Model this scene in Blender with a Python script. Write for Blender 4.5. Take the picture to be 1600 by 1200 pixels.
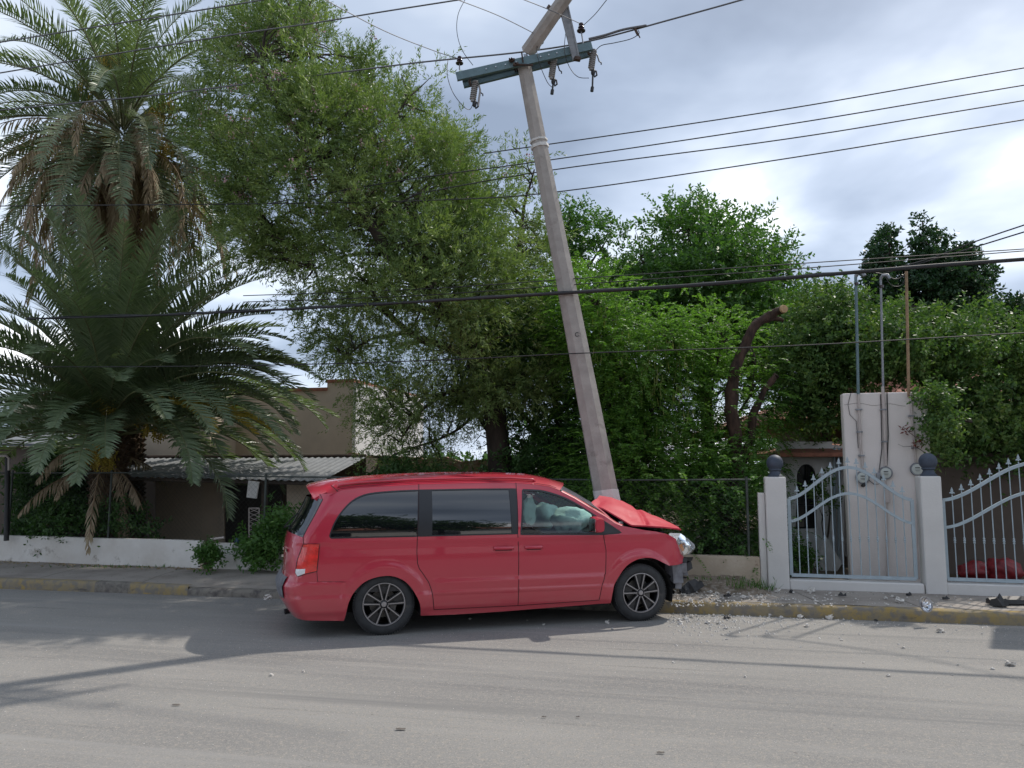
import bpy, bmesh, math, random
import numpy as np
from mathutils import Vector, Matrix, noise
from mathutils.geometry import delaunay_2d_cdt
R = math.radians
random.seed(7); rng = np.random.default_rng(11)
for o in list(bpy.data.objects): bpy.data.objects.remove(o)
scene = bpy.context.scene; C = scene.collection

# ---------------------------------------------------------------- camera, sky, sun, exposure
F = 1209.0; PITCH = R(6.28); CAMH = 1.84
cam = bpy.data.cameras.new('camera'); camo = bpy.data.objects.new('camera', cam); C.objects.link(camo)
camo.location = (0, 0, CAMH); camo.rotation_euler = (R(90)+PITCH, 0, 0)
cam.sensor_width = 36; cam.lens = 36*F/1600; cam.clip_start = .05; cam.clip_end = 3000
scene.camera = camo
scene.render.engine = 'CYCLES'
vs = scene.view_settings
vs.view_transform = 'Standard'; vs.look = 'None'; vs.exposure = 0.46; vs.gamma = 1
SUNV = Vector((.75, .71, 1.25)).normalized()          # towards the sun
SUN_EL = math.asin(SUNV.z); SUN_AZ = math.atan2(SUNV.x, SUNV.y)
sl = bpy.data.lights.new('sun', 'SUN'); sl.energy = 2.6; sl.angle = R(.9); sl.color = (1, .93, .84)
so = bpy.data.objects.new('sun', sl); C.objects.link(so)
so.rotation_euler = SUNV.to_track_quat('Z', 'Y').to_euler(); so.location = (10, 10, 30)

world = bpy.data.worlds.new('World'); scene.world = world; world.use_nodes = True
nt = world.node_tree; N = nt.nodes; L = nt.links
N.clear()
def nd(tree, t, **kw):
    n = tree.nodes.new(t)
    for k, v in kw.items():
        if k.startswith('i_'):
            k2 = k[2:]; n.inputs[int(k2) if k2.isdigit() else k2.replace('_', ' ')].default_value = v
        else: setattr(n, k, v)
    return n
def ramp(tree, stops, interp='LINEAR'):
    n = tree.nodes.new('ShaderNodeValToRGB'); cr = n.color_ramp; cr.interpolation = interp
    while len(cr.elements) < len(stops): cr.elements.new(.5)
    for e, (p, c) in zip(cr.elements, stops):
        e.position = p; e.color = (c, c, c, 1) if isinstance(c, (int, float)) else (*c, 1)
    return n
out = nd(nt, 'ShaderNodeOutputWorld'); bg = nd(nt, 'ShaderNodeBackground'); bg.inputs['Strength'].default_value = .125
sky = nd(nt, 'ShaderNodeTexSky', sky_type='NISHITA', sun_disc=False); sky.sun_elevation = SUN_EL; sky.sun_rotation = SUN_AZ
sky.air_density = 1; sky.dust_density = 2
tc = nd(nt, 'ShaderNodeTexCoord'); sep = nd(nt, 'ShaderNodeSeparateXYZ'); L.new(tc.outputs['Generated'], sep.inputs[0])
zz = nd(nt, 'ShaderNodeMath', operation='ADD'); zz.inputs[1].default_value = .22; L.new(sep.outputs['Z'], zz.inputs[0])
zm = nd(nt, 'ShaderNodeMath', operation='MAXIMUM'); zm.inputs[1].default_value = .05; L.new(zz.outputs[0], zm.inputs[0])
dx = nd(nt, 'ShaderNodeMath', operation='DIVIDE'); dy = nd(nt, 'ShaderNodeMath', operation='DIVIDE')
L.new(sep.outputs['X'], dx.inputs[0]); L.new(zm.outputs[0], dx.inputs[1]); L.new(sep.outputs['Y'], dy.inputs[0]); L.new(zm.outputs[0], dy.inputs[1])
cmb = nd(nt, 'ShaderNodeCombineXYZ'); L.new(dx.outputs[0], cmb.inputs[0]); L.new(dy.outputs[0], cmb.inputs[1])
mp = nd(nt, 'ShaderNodeMapping'); mp.inputs['Location'].default_value = (3.15, 1.52, 0); L.new(cmb.outputs[0], mp.inputs[0])
n1 = nd(nt, 'ShaderNodeTexNoise', i_Scale=1.55, i_Detail=5.0, i_Roughness=.5, i_Distortion=.25); L.new(mp.outputs[0], n1.inputs['Vector'])
n2 = nd(nt, 'ShaderNodeTexNoise', i_Scale=.8, i_Detail=2.0, i_Roughness=.5); L.new(mp.outputs[0], n2.inputs['Vector'])
K = 10.0
cl = ramp(nt, [(.42, (.165, .205, .275)), (.48, (.235, .285, .37)), (.54, (.33, .385, .475)), (.59, (.48, .53, .60)), (.645, (.88, .89, .92))])
ad = nd(nt, 'ShaderNodeMath', operation='MULTIPLY_ADD'); ad.inputs[1].default_value = .55
L.new(n2.outputs['Fac'], ad.inputs[0]); 
hf = nd(nt, 'ShaderNodeMath', operation='MULTIPLY'); hf.inputs[1].default_value = .5; L.new(n1.outputs['Fac'], hf.inputs[0])
L.new(hf.outputs[0], ad.inputs[2]); L.new(ad.outputs[0], cl.inputs[0])
sc = nd(nt, 'ShaderNodeVectorMath', operation='SCALE'); sc.inputs['Scale'].default_value = K; L.new(cl.outputs[0], sc.inputs[0])
mx = nd(nt, 'ShaderNodeMixRGB'); mx.inputs[0].default_value = .9; L.new(sky.outputs[0], mx.inputs[1]); L.new(sc.outputs[0], mx.inputs[2])
hz_ = nd(nt, 'ShaderNodeMapRange'); hz_.inputs['From Min'].default_value = 0; hz_.inputs['From Max'].default_value = .55; hz_.inputs['To Min'].default_value = 1.28; hz_.inputs['To Max'].default_value = 1.04; L.new(sep.outputs['Z'], hz_.inputs['Value'])
sm_ = nd(nt, 'ShaderNodeVectorMath', operation='SCALE'); L.new(mx.outputs[0], sm_.inputs[0]); L.new(hz_.outputs[0], sm_.inputs['Scale']); L.new(sm_.outputs[0], bg.inputs[0]); L.new(bg.outputs[0], out.inputs[0])

# ---------------------------------------------------------------- measuring helpers (a pixel of the 1600 px photo -> a point at distance Y)
def ray(x, y):
    u = (x-800)/F; v = (600-y)/F
    return (u, math.cos(PITCH)-v*math.sin(PITCH), math.sin(PITCH)+v*math.cos(PITCH))
def at(x, y, Y):
    r = ray(x, y); t = Y/r[1]; return Vector((r[0]*t, Y, CAMH+r[2]*t))
def gnd(x, y, z=0):
    r = ray(x, y); t = (z-CAMH)/r[2]; return Vector((r[0]*t, r[1]*t, z))
def on_line(x, y, Y0, s, X0=0):                       # on the vertical plane Y = Y0 + s*(X-X0)
    r = ray(x, y); t = (Y0-s*X0)/(r[1]-s*r[0]); return Vector((r[0]*t, r[1]*t, CAMH+r[2]*t))
def Yk(X): return 12.24-.204*(X+7.92)                 # kerb line
def Yw(X): return 14.5-.255*(X+9.44)                  # garden wall line

# ---------------------------------------------------------------- mesh helpers
class MB:
    def __init__(s): s.v = []; s.f = []; s.mi = []
    def add(s, vs_, fs, mi=0, M=None):
        b = len(s.v)
        s.v += [tuple(M @ Vector(v)) if M is not None else tuple(v) for v in vs_]
        s.f += [tuple(i+b for i in f) for f in fs]; s.mi += [mi]*len(fs); return s
    def box(s, c, d, M=None, mi=0, rz=0):
        x, y, z = [q/2 for q in d]
        vv = [(-x,-y,-z),(x,-y,-z),(x,y,-z),(-x,y,-z),(-x,-y,z),(x,-y,z),(x,y,z),(-x,y,z)]
        T = Matrix.Translation(c) @ Matrix.Rotation(rz, 4, 'Z')
        if M is not None: T = M @ T
        return s.add(vv, [(0,3,2,1),(4,5,6,7),(0,1,5,4),(1,2,6,5),(2,3,7,6),(3,0,4,7)], mi, T)
    def prism(s, poly, z0, z1, mi=0):                 # poly in XY; z0,z1 numbers or lists
        n = len(poly); a = z0 if hasattr(z0, '__len__') else [z0]*n; b = z1 if hasattr(z1, '__len__') else [z1]*n
        vv = [(p[0], p[1], a[i]) for i, p in enumerate(poly)]+[(p[0], p[1], b[i]) for i, p in enumerate(poly)]
        return s.add(vv, [tuple(range(n-1, -1, -1)), tuple(range(n, 2*n))]+[(i, (i+1) % n, n+(i+1) % n, n+i) for i in range(n)], mi)
    def slab(s, loop, off, mi=0):                     # loop of 3D points extruded by vector off
        n = len(loop); off = Vector(off)
        vv = [tuple(p) for p in loop]+[tuple(Vector(p)+off) for p in loop]
        return s.add(vv, [tuple(range(n-1, -1, -1)), tuple(range(n, 2*n))]+[(i, (i+1) % n, n+(i+1) % n, n+i) for i in range(n)], mi)
    def tube(s, pts, r, n=8, mi=0, cap=True):
        pts = [Vector(p) for p in pts]; m = len(pts)
        rr = r if hasattr(r, '__len__') else [r]*m
        prev = None; b = []
        for i, p in enumerate(pts):
            t = (pts[min(i+1, m-1)]-pts[max(i-1, 0)])
            t = t.normalized() if t.length > 1e-9 else Vector((0, 0, 1))
            if prev is None:
                u = t.orthogonal().normalized()
            else:
                u = prev-t*prev.dot(t); u = u.normalized() if u.length > 1e-6 else t.orthogonal().normalized()
            prev = u; w_ = t.cross(u)
            for k in range(n):
                a = 2*math.pi*k/n; b.append(p+(u*math.cos(a)+w_*math.sin(a))*rr[i])
        fs = [(i*n+k, i*n+(k+1) % n, (i+1)*n+(k+1) % n, (i+1)*n+k) for i in range(m-1) for k in range(n)]
        if cap: fs += [tuple(range(n-1, -1, -1)), tuple((m-1)*n+k for k in range(n))]
        return s.add(b, fs, mi)
    def lathe(s, prof, n=24, M=None, mi=0, close=False):   # prof (r,z) about Z
        m = len(prof); vv = []
        for r_, z_ in prof:
            for k in range(n):
                a = 2*math.pi*k/n; vv.append((r_*math.cos(a), r_*math.sin(a), z_))
        mm = m if close else m-1
        return s.add(vv, [(i*n+k, i*n+(k+1) % n, ((i+1) % m)*n+(k+1) % n, ((i+1) % m)*n+k) for i in range(mm) for k in range(n)], mi, M)
    def grid(s, rows, mi=0, flip=False):              # rows of equal length 3D points
        n = len(rows[0]); vv = [tuple(p) for r_ in rows for p in r_]
        fs = [(i*n+k, i*n+k+1, (i+1)*n+k+1, (i+1)*n+k) for i in range(len(rows)-1) for k in range(n-1)]
        if flip: fs = [f[::-1] for f in fs]
        return s.add(vv, fs, mi)
    def sphere(s, c, r, n=14, m=9, mi=0, sc=(1,1,1), jit=0, seed=0):
        vv = []; c = Vector(c)
        for i in range(m+1):
            th = math.pi*i/m
            for k in range(n):
                a = 2*math.pi*k/n; q = Vector((math.sin(th)*math.cos(a), math.sin(th)*math.sin(a), math.cos(th)))
                rr = r*(1+jit*noise.noise(q*1.7+Vector((seed*3.1, seed, 0))))
                vv.append(tuple(c+Vector((q.x*sc[0], q.y*sc[1], q.z*sc[2]))*rr))
        return s.add(vv, [(i*n+k, (i+1)*n+k, (i+1)*n+(k+1) % n, i*n+(k+1) % n) for i in range(m) for k in range(n)], mi)
    def build(s, name, mats, parent=None, loc=None, smooth=False, bevel=0, local=False, weld=False):
        me = bpy.data.meshes.new(name)
        o = bpy.data.objects.new(name, me); C.objects.link(o)
        off = Vector((0, 0, 0))
        if parent is not None:
            o.parent = parent
            if not local:
                q = parent
                while q is not None: off += q.location; q = q.parent
        elif loc is not None: off = Vector(loc); o.location = loc
        me.from_pydata([tuple(Vector(v)-off) for v in s.v] if off.length > 0 else s.v, [], s.f)
        for m in (mats if isinstance(mats, (list, tuple)) else [mats]): me.materials.append(m)
        me.polygons.foreach_set('material_index', s.mi)
        if weld:
            bm = bmesh.new(); bm.from_mesh(me); bmesh.ops.remove_doubles(bm, verts=bm.verts, dist=1e-4)
            bmesh.ops.recalc_face_normals(bm, faces=bm.faces); bm.to_mesh(me); bm.free()
        if smooth is True: me.polygons.foreach_set('use_smooth', [True]*len(me.polygons))
        elif smooth:
            me.polygons.foreach_set('use_smooth', [True]*len(me.polygons)); me.set_sharp_from_angle(angle=R(smooth))
        if bevel:
            md = o.modifiers.new('bevel', 'BEVEL'); md.width = bevel; md.segments = 2; md.limit_method = 'ANGLE'
        me.update(); return o
def tag(o, label=None, cat=None, group=None, kind=None):
    for k, v in (('label', label), ('category', cat), ('group', group), ('kind', kind)):
        if v: o[k] = v
    return o
def empty(name, loc, label, cat, group=None, rz=0):
    o = bpy.data.objects.new(name, None); C.objects.link(o); o.location = loc; o.rotation_euler = (0, 0, rz)
    o.empty_display_size = .2; return tag(o, label, cat, group)
def struct(o): o['kind'] = 'structure'; return o
def leafmesh(name, B, D, Ln, Wd, mats, parent=None, mi=None, up=None):
    """one diamond leaf per row: base, side, tip, side"""
    n = len(B); r_ = rng.normal(size=(n, 3))
    if up is not None: r_ = r_*.6+up
    S = np.cross(D, r_); S /= np.linalg.norm(S, axis=1)[:, None]+1e-9
    Ln = np.broadcast_to(Ln, (n,))[:, None]; Wd = np.broadcast_to(Wd, (n,))[:, None]
    V = np.empty((n, 4, 3)); V[:, 0] = B; V[:, 1] = B+D*Ln*.45+S*Wd*.5; V[:, 2] = B+D*Ln; V[:, 3] = B+D*Ln*.45-S*Wd*.5
    return quads(name, V, mats, parent, mi)
def quads(name, V, mats, parent=None, mi=None):
    n = len(V); off = np.zeros(3)
    q = parent
    while q is not None: off += np.array(q.location); q = q.parent
    V = V-off
    me = bpy.data.meshes.new(name)
    me.vertices.add(4*n); me.vertices.foreach_set('co', V.reshape(-1).astype(np.float32))
    me.loops.add(4*n); me.loops.foreach_set('vertex_index', np.arange(4*n, dtype=np.int32))
    me.polygons.add(n); me.polygons.foreach_set('loop_start', np.arange(0, 4*n, 4, dtype=np.int32))
    me.polygons.foreach_set('loop_total', np.full(n, 4, dtype=np.int32))
    for m in (mats if isinstance(mats, (list, tuple)) else [mats]): me.materials.append(m)
    if mi is not None: me.polygons.foreach_set('material_index', np.asarray(mi, dtype=np.int32))
    me.update(calc_edges=True)
    o = bpy.data.objects.new(name, me); C.objects.link(o)
    if parent is not None: o.parent = parent
    return o

# ---------------------------------------------------------------- materials
def mat(name, col, rough=.7, metal=0, spec=.5, var=0, vscale=4, bump=0, bscale=30, col2=None, coat=0, stretch=None, dirt=None):
    m = bpy.data.materials.new(name); m.use_nodes = True; t = m.node_tree; b = t.nodes['Principled BSDF']
    b.inputs['Roughness'].default_value = rough; b.inputs['Metallic'].default_value = metal
    b.inputs['Specular IOR Level'].default_value = spec; b.inputs['Coat Weight'].default_value = coat; b.inputs['Coat Roughness'].default_value = .06
    b.inputs['Base Color'].default_value = (*col, 1)
    tcn = nd(t, 'ShaderNodeTexCoord'); src = tcn.outputs['Object']
    if stretch:
        mpn = nd(t, 'ShaderNodeMapping'); mpn.inputs['Scale'].default_value = stretch; t.links.new(src, mpn.inputs[0]); src = mpn.outputs[0]
    if var or col2:
        ns = nd(t, 'ShaderNodeTexNoise', i_Scale=vscale, i_Detail=7.0, i_Roughness=.65); t.links.new(src, ns.inputs['Vector'])
        c2 = col2 if col2 else tuple(min(1, c*(1+var)) for c in col); c1 = col if col2 else tuple(c*(1-var) for c in col)
        cr = ramp(t, [(.36, c1), (.64, c2)]); t.links.new(ns.outputs['Fac'], cr.inputs[0]); last = cr.outputs[0]
        if dirt:                                       # (colour, scale, threshold)
            n3 = nd(t, 'ShaderNodeTexNoise', i_Scale=dirt[1], i_Detail=9.0, i_Roughness=.7); t.links.new(src, n3.inputs['Vector'])
            r3 = ramp(t, [(dirt[2], 0), (dirt[2]+.12, 1)]); t.links.new(n3.outputs['Fac'], r3.inputs[0])
            m3 = nd(t, 'ShaderNodeMixRGB'); t.links.new(r3.outputs[0], m3.inputs[0]); t.links.new(last, m3.inputs[1]); m3.inputs[2].default_value = (*dirt[0], 1); last = m3.outputs[0]
        t.links.new(last, b.inputs['Base Color'])
    if bump:
        nb = nd(t, 'ShaderNodeTexNoise', i_Scale=bscale, i_Detail=6.0); t.links.new(src, nb.inputs['Vector'])
        bp = nd(t, 'ShaderNodeBump', i_Strength=bump, i_Distance=.02); t.links.new(nb.outputs['Fac'], bp.inputs['Height']); t.links.new(bp.outputs[0], b.inputs['Normal'])
    return m
def leafmat(name, cols, trans=.35, rough=.5, lowscale=1.2, spec=.35):
    """tint differs leaf by leaf (random per island) and clump by clump"""
    m = bpy.data.materials.new(name); m.use_nodes = True; t = m.node_tree; b = t.nodes['Principled BSDF']; o = t.nodes['Material Output']
    g = nd(t, 'ShaderNodeNewGeometry'); tcn = nd(t, 'ShaderNodeTexCoord')
    ns = nd(t, 'ShaderNodeTexNoise', i_Scale=lowscale, i_Detail=3.0); t.links.new(tcn.outputs['Object'], ns.inputs['Vector'])
    a = nd(t, 'ShaderNodeMath', operation='MULTIPLY_ADD'); a.inputs[1].default_value = .5; t.links.new(g.outputs['Random Per Island'], a.inputs[0])
    h = nd(t, 'ShaderNodeMath', operation='MULTIPLY_ADD'); h.inputs[1].default_value = 1.1; h.inputs[2].default_value = -.3; t.links.new(ns.outputs['Fac'], h.inputs[0])
    t.links.new(h.outputs[0], a.inputs[2])
    k = len(cols)-1; cr = ramp(t, [(i/k, c) for i, c in enumerate(cols)]); t.links.new(a.outputs[0], cr.inputs[0])
    t.links.new(cr.outputs[0], b.inputs['Base Color']); b.inputs['Roughness'].default_value = rough; b.inputs['Specular IOR Level'].default_value = spec
    tr = nd(t, 'ShaderNodeBsdfTranslucent'); br = nd(t, 'ShaderNodeMixRGB', blend_type='MULTIPLY'); br.inputs[0].default_value = 1; br.inputs[2].default_value = (1.25, 1.45, .55, 1)
    t.links.new(cr.outputs[0], br.inputs[1]); t.links.new(br.outputs[0], tr.inputs[0])
    ms = nd(t, 'ShaderNodeMixShader'); ms.inputs[0].default_value = trans; t.links.new(b.outputs[0], ms.inputs[1]); t.links.new(tr.outputs[0], ms.inputs[2])
    t.links.new(ms.outputs[0], o.inputs['Surface']); return m
M = {}
M['bark'] = mat('bark', (.045, .033, .025), .95, var=.5, vscale=6, bump=.8, bscale=25, stretch=(1, 1, .25))
M['barkred'] = mat('bark_red_brown', (.05, .028, .020), .95, var=.6, vscale=9, bump=1, bscale=30, stretch=(1, 1, .3))
M['cutwood'] = mat('cut_wood', (.42, .28, .15), .9, var=.2, vscale=20)
M['palmtrunk'] = mat('palm_trunk', (.10, .065, .04), .95, var=.5, vscale=9, bump=1, bscale=20)
M['leafT1'] = leafmat('willow_leaf', [(.055, .095, .032), (.115, .18, .055), (.21, .28, .095), (.34, .40, .17)], .26)
M['flower'] = mat('pink_blossom', (.62, .38, .42), .7, var=.2)
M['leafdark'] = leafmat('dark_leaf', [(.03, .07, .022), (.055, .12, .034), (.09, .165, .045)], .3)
M['leafbright'] = leafmat('bright_leaf', [(.05, .115, .022), (.09, .19, .038), (.145, .27, .058), (.21, .34, .085)], .45)
M['leafmid'] = leafmat('mid_leaf', [(.04, .095, .025), (.075, .165, .04), (.12, .22, .055)], .35)
M['leafcitrus'] = leafmat('glossy_leaf', [(.03, .07, .022), (.06, .125, .035), (.12, .195, .052), (.22, .27, .085)], .3, .5, 1.6, .3)
M['leafconifer'] = leafmat('deep_green_leaf', [(.016, .042, .021), (.028, .07, .03), (.045, .10, .038)], .25, .4)
M['pod'] = leafmat('seed_pod', [(.16, .20, .05), (.24, .27, .08)], .4)
M['palm'] = leafmat('palm_leaflet', [(.075, .11, .055), (.12, .165, .09), (.17, .22, .13), (.235, .285, .18)], .25, .4, .9, .5)
M['palmyellow'] = leafmat('yellow_palm_leaflet', [(.28, .20, .03), (.42, .30, .05)], .3)
M['palmdry'] = leafmat('dry_palm_leaflet', [(.16, .115, .075), (.32, .245, .17), (.46, .38, .28)], .2, .8, 1, .2)
M['rachis'] = mat('palm_stalk', (.13, .14, .06), .6, var=.3)
M['rachisdry'] = mat('dry_palm_stalk', (.22, .15, .09), .8, var=.3)
M['fruit'] = mat('palm_fruit', (.30, .24, .03), .6, var=.35, vscale=12)
M['fruitstalk'] = mat('fruit_stalk', (.36, .24, .03), .6, var=.2)
M['redleaf'] = mat('dead_red_leaf', (.17, .035, .02), .8, var=.3)
M['concrete'] = mat('pole_concrete', (.36, .325, .295), .9, var=.12, vscale=5, bump=.25, bscale=60, dirt=((.23, .20, .18), 3.2, .58))
M['whitewash'] = mat('whitewash', (.62, .60, .57), .85, var=.08, vscale=12, bump=.2)
M['steel'] = mat('galvanised_steel', (.13, .19, .205), .5, metal=.35, var=.12, vscale=10)
M['steelgrey'] = mat('grey_steel', (.26, .27, .29), .5, metal=.5, var=.15, vscale=10)
M['porcelain'] = mat('brown_porcelain', (.035, .015, .018), .2)
M['polymer'] = mat('grey_polymer', (.32, .31, .31), .55, var=.1)
M['black'] = mat('black_plastic', (.018, .018, .02), .5, var=.2, vscale=20)
M['wire'] = mat('cable_black', (.022, .022, .024), .6)
M['wiregrey'] = mat('cable_grey', (.13, .13, .14), .5, metal=.4)
M['rust'] = mat('rusted_iron', (.07, .045, .035), .85, var=.4)

def groundmat(name, layers, rough=.9, bump=.4, bscale=90, rot=-.2):
    """layers: list of (colour, scale, (stretch), low, high) mixed over the first colour by noise"""
    m = bpy.data.materials.new(name); m.use_nodes = True; t = m.node_tree; b = t.nodes['Principled BSDF']
    tcn = nd(t, 'ShaderNodeTexCoord'); r0 = nd(t, 'ShaderNodeMapping'); r0.inputs['Rotation'].default_value = (0, 0, -rot); t.links.new(tcn.outputs['Object'], r0.inputs[0])
    rgb = nd(t, 'ShaderNodeRGB'); rgb.outputs[0].default_value = (*layers[0], 1); last = rgb.outputs[0]
    for k, (c, s, st, lo, hi) in enumerate(layers[1:]):
        mp_ = nd(t, 'ShaderNodeMapping'); mp_.inputs['Scale'].default_value = st; mp_.inputs['Location'].default_value = (k*3.7, k*1.9, 0); t.links.new(r0.outputs[0], mp_.inputs[0])
        n_ = nd(t, 'ShaderNodeTexNoise', i_Scale=s, i_Detail=8.0, i_Roughness=.6); t.links.new(mp_.outputs[0], n_.inputs['Vector'])
        r_ = ramp(t, [(lo, 0), (hi, 1)]); t.links.new(n_.outputs['Fac'], r_.inputs[0])
        x_ = nd(t, 'ShaderNodeMixRGB'); t.links.new(r_.outputs[0], x_.inputs[0]); t.links.new(last, x_.inputs[1]); x_.inputs[2].default_value = (*c, 1); last = x_.outputs[0]
    t.links.new(last, b.inputs['Base Color']); b.inputs['Roughness'].default_value = rough; b.inputs['Specular IOR Level'].default_value = .3
    nb = nd(t, 'ShaderNodeTexNoise', i_Scale=bscale, i_Detail=5.0, i_Roughness=.7); t.links.new(r0.outputs[0], nb.inputs['Vector'])
    bp = nd(t, 'ShaderNodeBump', i_Strength=bump, i_Distance=.012); t.links.new(nb.outputs['Fac'], bp.inputs['Height']); t.links.new(bp.outputs[0], b.inputs['Normal'])
    return m
M['road'] = groundmat('asphalt', [(.245, .238, .225), ((.185, .18, .175), .55, (.35, 1, 1), .42, .66), ((.30, .287, .268), 1.1, (.25, 1.4, 1), .5, .75),
    ((.14, .135, .13), 2.2, (.12, 2.6, 1), .60, .72), ((.30, .275, .24), 24, (1, 1, 1), .5, .68), ((.40, .37, .33), 85, (1, 1, 1), .54, .66), ((.11, .105, .10), 60, (1, 1, 1), .58, .70), ((.12, .11, .10), 9, (1, 1, 1), .68, .74), ((.19, .185, .178), .9, (.06, 3.2, 1), .58, .70), ((.29, .28, .265), .7, (.08, 2.6, 1), .58, .70)], .88, .5, 120)
M['walk'] = groundmat('pavement_concrete', [(.33, .295, .26), ((.22, .19, .165), 1.6, (1, 1, 1), .45, .7), ((.32, .29, .26), 4, (1, 1, 1), .55, .75), ((.09, .075, .06), 14, (1, 1, 1), .62, .72), ((.36, .33, .30), 50, (1, 1, 1), .6, .7)], .95, .5, 60)
M['soil'] = groundmat('soil', [(.13, .10, .07), ((.07, .055, .04), 3, (1, 1, 1), .45, .65), ((.22, .18, .13), 12, (1, 1, 1), .55, .7), ((.05, .075, .025), 5, (1, 1, 1), .58, .72)], .98, .8, 40)
M['kerby'] = groundmat('worn_yellow_kerb_paint', [(.33, .235, .085), ((.26, .215, .14), 4, (1, 1, 1), .36, .60), ((.19, .17, .145), 9, (1, 1, 1), .45, .60), ((.10, .09, .08), 3, (1, 1, 3), .62, .72)], .9, .5, 60)
M['kerbg'] = groundmat('bare_kerb', [(.215, .195, .165), ((.10, .09, .085), 8, (1, 1, 1), .45, .65), ((.25, .23, .20), 20, (1, 1, 1), .6, .7)], .95, .6, 60)
M['wallwhite'] = mat('low_wall_limewash', (.58, .54, .49), .9, col2=(.68, .65, .61), vscale=1.6, bump=.3, bscale=25, dirt=((.20, .16, .12), 2.2, .60))
M['walltan'] = mat('tan_wall', (.38, .30, .22), .9, col2=(.48, .40, .31), vscale=2, bump=.3, dirt=((.20, .13, .09), 5, .62))
M['gatewall'] = mat('painted_gate_wall', (.63, .61, .585), .85, var=.05, vscale=1.5, bump=.12, bscale=40, dirt=((.36, .32, .30), 2.5, .66))
M['meterwall'] = mat('pinkish_plaster', (.68, .62, .58), .9, var=.05, vscale=1.2, bump=.15, bscale=40, dirt=((.42, .35, .33), 1.8, .66))
M['gatepaint'] = mat('pale_blue_gate_paint', (.36, .43, .47), .5, var=.08, vscale=8)
M['ball'] = mat('slate_blue_ball', (.05, .065, .095), .6, var=.25, vscale=6)
M['beige'] = mat('beige_render', (.55, .46, .36), .9, var=.08, vscale=1.3, bump=.1, dirt=((.24, .18, .13), 1.2, .62))
M['whitewall'] = mat('white_render', (.76, .75, .74), .9, var=.06, vscale=2)
M['terracotta'] = mat('terracotta', (.30, .12, .075), .85, var=.25, vscale=9)
M['brick'] = groundmat('rough_brick', [(.36, .24, .17), ((.22, .12, .08), 7, (1, 1, 2.5), .45, .6), ((.48, .40, .33), 5, (1, 1, 1), .52, .7)], .95, .8, 20)
M['zinc'] = mat('corrugated_zinc', (.17, .18, .19), .7, metal=.1, var=.15, vscale=3, dirt=((.20, .13, .09), 1.5, .64))
M['darkwood'] = mat('dark_wood', (.05, .035, .025), .8, var=.4)
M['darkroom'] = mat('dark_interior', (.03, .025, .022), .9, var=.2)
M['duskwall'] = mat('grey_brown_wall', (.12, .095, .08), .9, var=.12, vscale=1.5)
M['glassdark'] = mat('dark_window_glass', (.015, .018, .022), .08)
M['dust'] = groundmat('dusty_bank', [(.24, .19, .145), ((.13, .10, .07), 5, (1, 1, 1), .45, .62), ((.34, .30, .26), 16, (1, 1, 1), .5, .66), ((.08, .06, .045), 26, (1, 1, 1), .6, .7)], .98, .9, 40)
M['fencewire'] = mat('dark_fence_steel', (.045, .055, .048), .6, var=.3)
M['rubble'] = mat('broken_concrete', (.56, .53, .49), .95, var=.25, vscale=25, bump=.5)

# ---------------------------------------------------------------- ground
g = MB(); g.add([(-400, -400, -.03), (400, -400, -.03), (400, 400, -.03), (-400, 400, -.03)], [(0, 1, 2, 3)]); struct(g.build('ground', M['soil']))
g = MB(); g.add([(-90, Yk(-90)-10.5, 0), (90, Yk(90)-10.5, 0), (90, Yk(90), 0), (-90, Yk(-90), 0)], [(0, 1, 2, 3)]); struct(g.build('road', M['road']))
# pavement: a rough concrete strip, cast in slabs with open joints
def patch(x0, x1, f0, f1, z0, z1, nx, ny, amp=.006, sc=1.3):
    rows = []
    for j in range(ny+1):
        r_ = []
        for i in range(nx+1):
            X = x0+(x1-x0)*i/nx; v = j/ny; Y = f0(X)*(1-v)+f1(X)*v
            zz0 = z0(X) if callable(z0) else z0; z = zz0+(z1-zz0)*v+amp*noise.noise(Vector((X*sc, Y*sc, 3)))*2
            r_.append((X, Y, z))
        rows.append(r_)
    return rows
g = MB(); xs = [-60, -48, -36, -30, -24, -19, -16.4, -14.6, -12.7, -10.9, -9.2, -7.4, -5.6]
for a, b in zip(xs, xs[1:]): g.grid(patch(a+.006, b-.006, lambda X: Yk(X)+.16, lambda X: Yw(X)+.02, .145, .165, 16, 8))
xs = [-5.6, -4.7]
for a, b in zip(xs, xs[1:]): g.grid(patch(a+.006, b, lambda X: Yk(X)+.13, lambda X: Yw(X)+.05, lambda X: .145-.05*(X+5.6)/.9, .165, 14, 10, .006))
xs = [-4.7, -2.6, -.8, 1.0, 2.6]
for a, b in zip(xs, xs[1:]): g.grid(patch(a, b-.004, lambda X: Yk(X)+.13, lambda X: Yw(X)+.05, lambda X: .095+.05*max(0, (X+4.7)/7.3), .165, 14, 10, .006))
xs = [2.6, 3.9, 5.05, 6.35, 7.7, 9.2, 11, 13, 16, 20, 30, 60]
for a, b in zip(xs, xs[1:]): g.grid(patch(a+.006, b-.006, lambda X: Yk(X)+.16, lambda X: Yw(X)+.3, .145, .175, 12, 8))
struct(g.build('pavement', M['walk'], smooth=True))
g = MB()
g.add([(-60, Yk(-60)+.1, .085), (60, Yk(60)+.1, .085), (60, Yw(60)+.3, .085), (-60, Yw(-60)+.05, .085)], [(0, 1, 2, 3)]); struct(g.build('pavement_bed', M['soil']))
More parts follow.
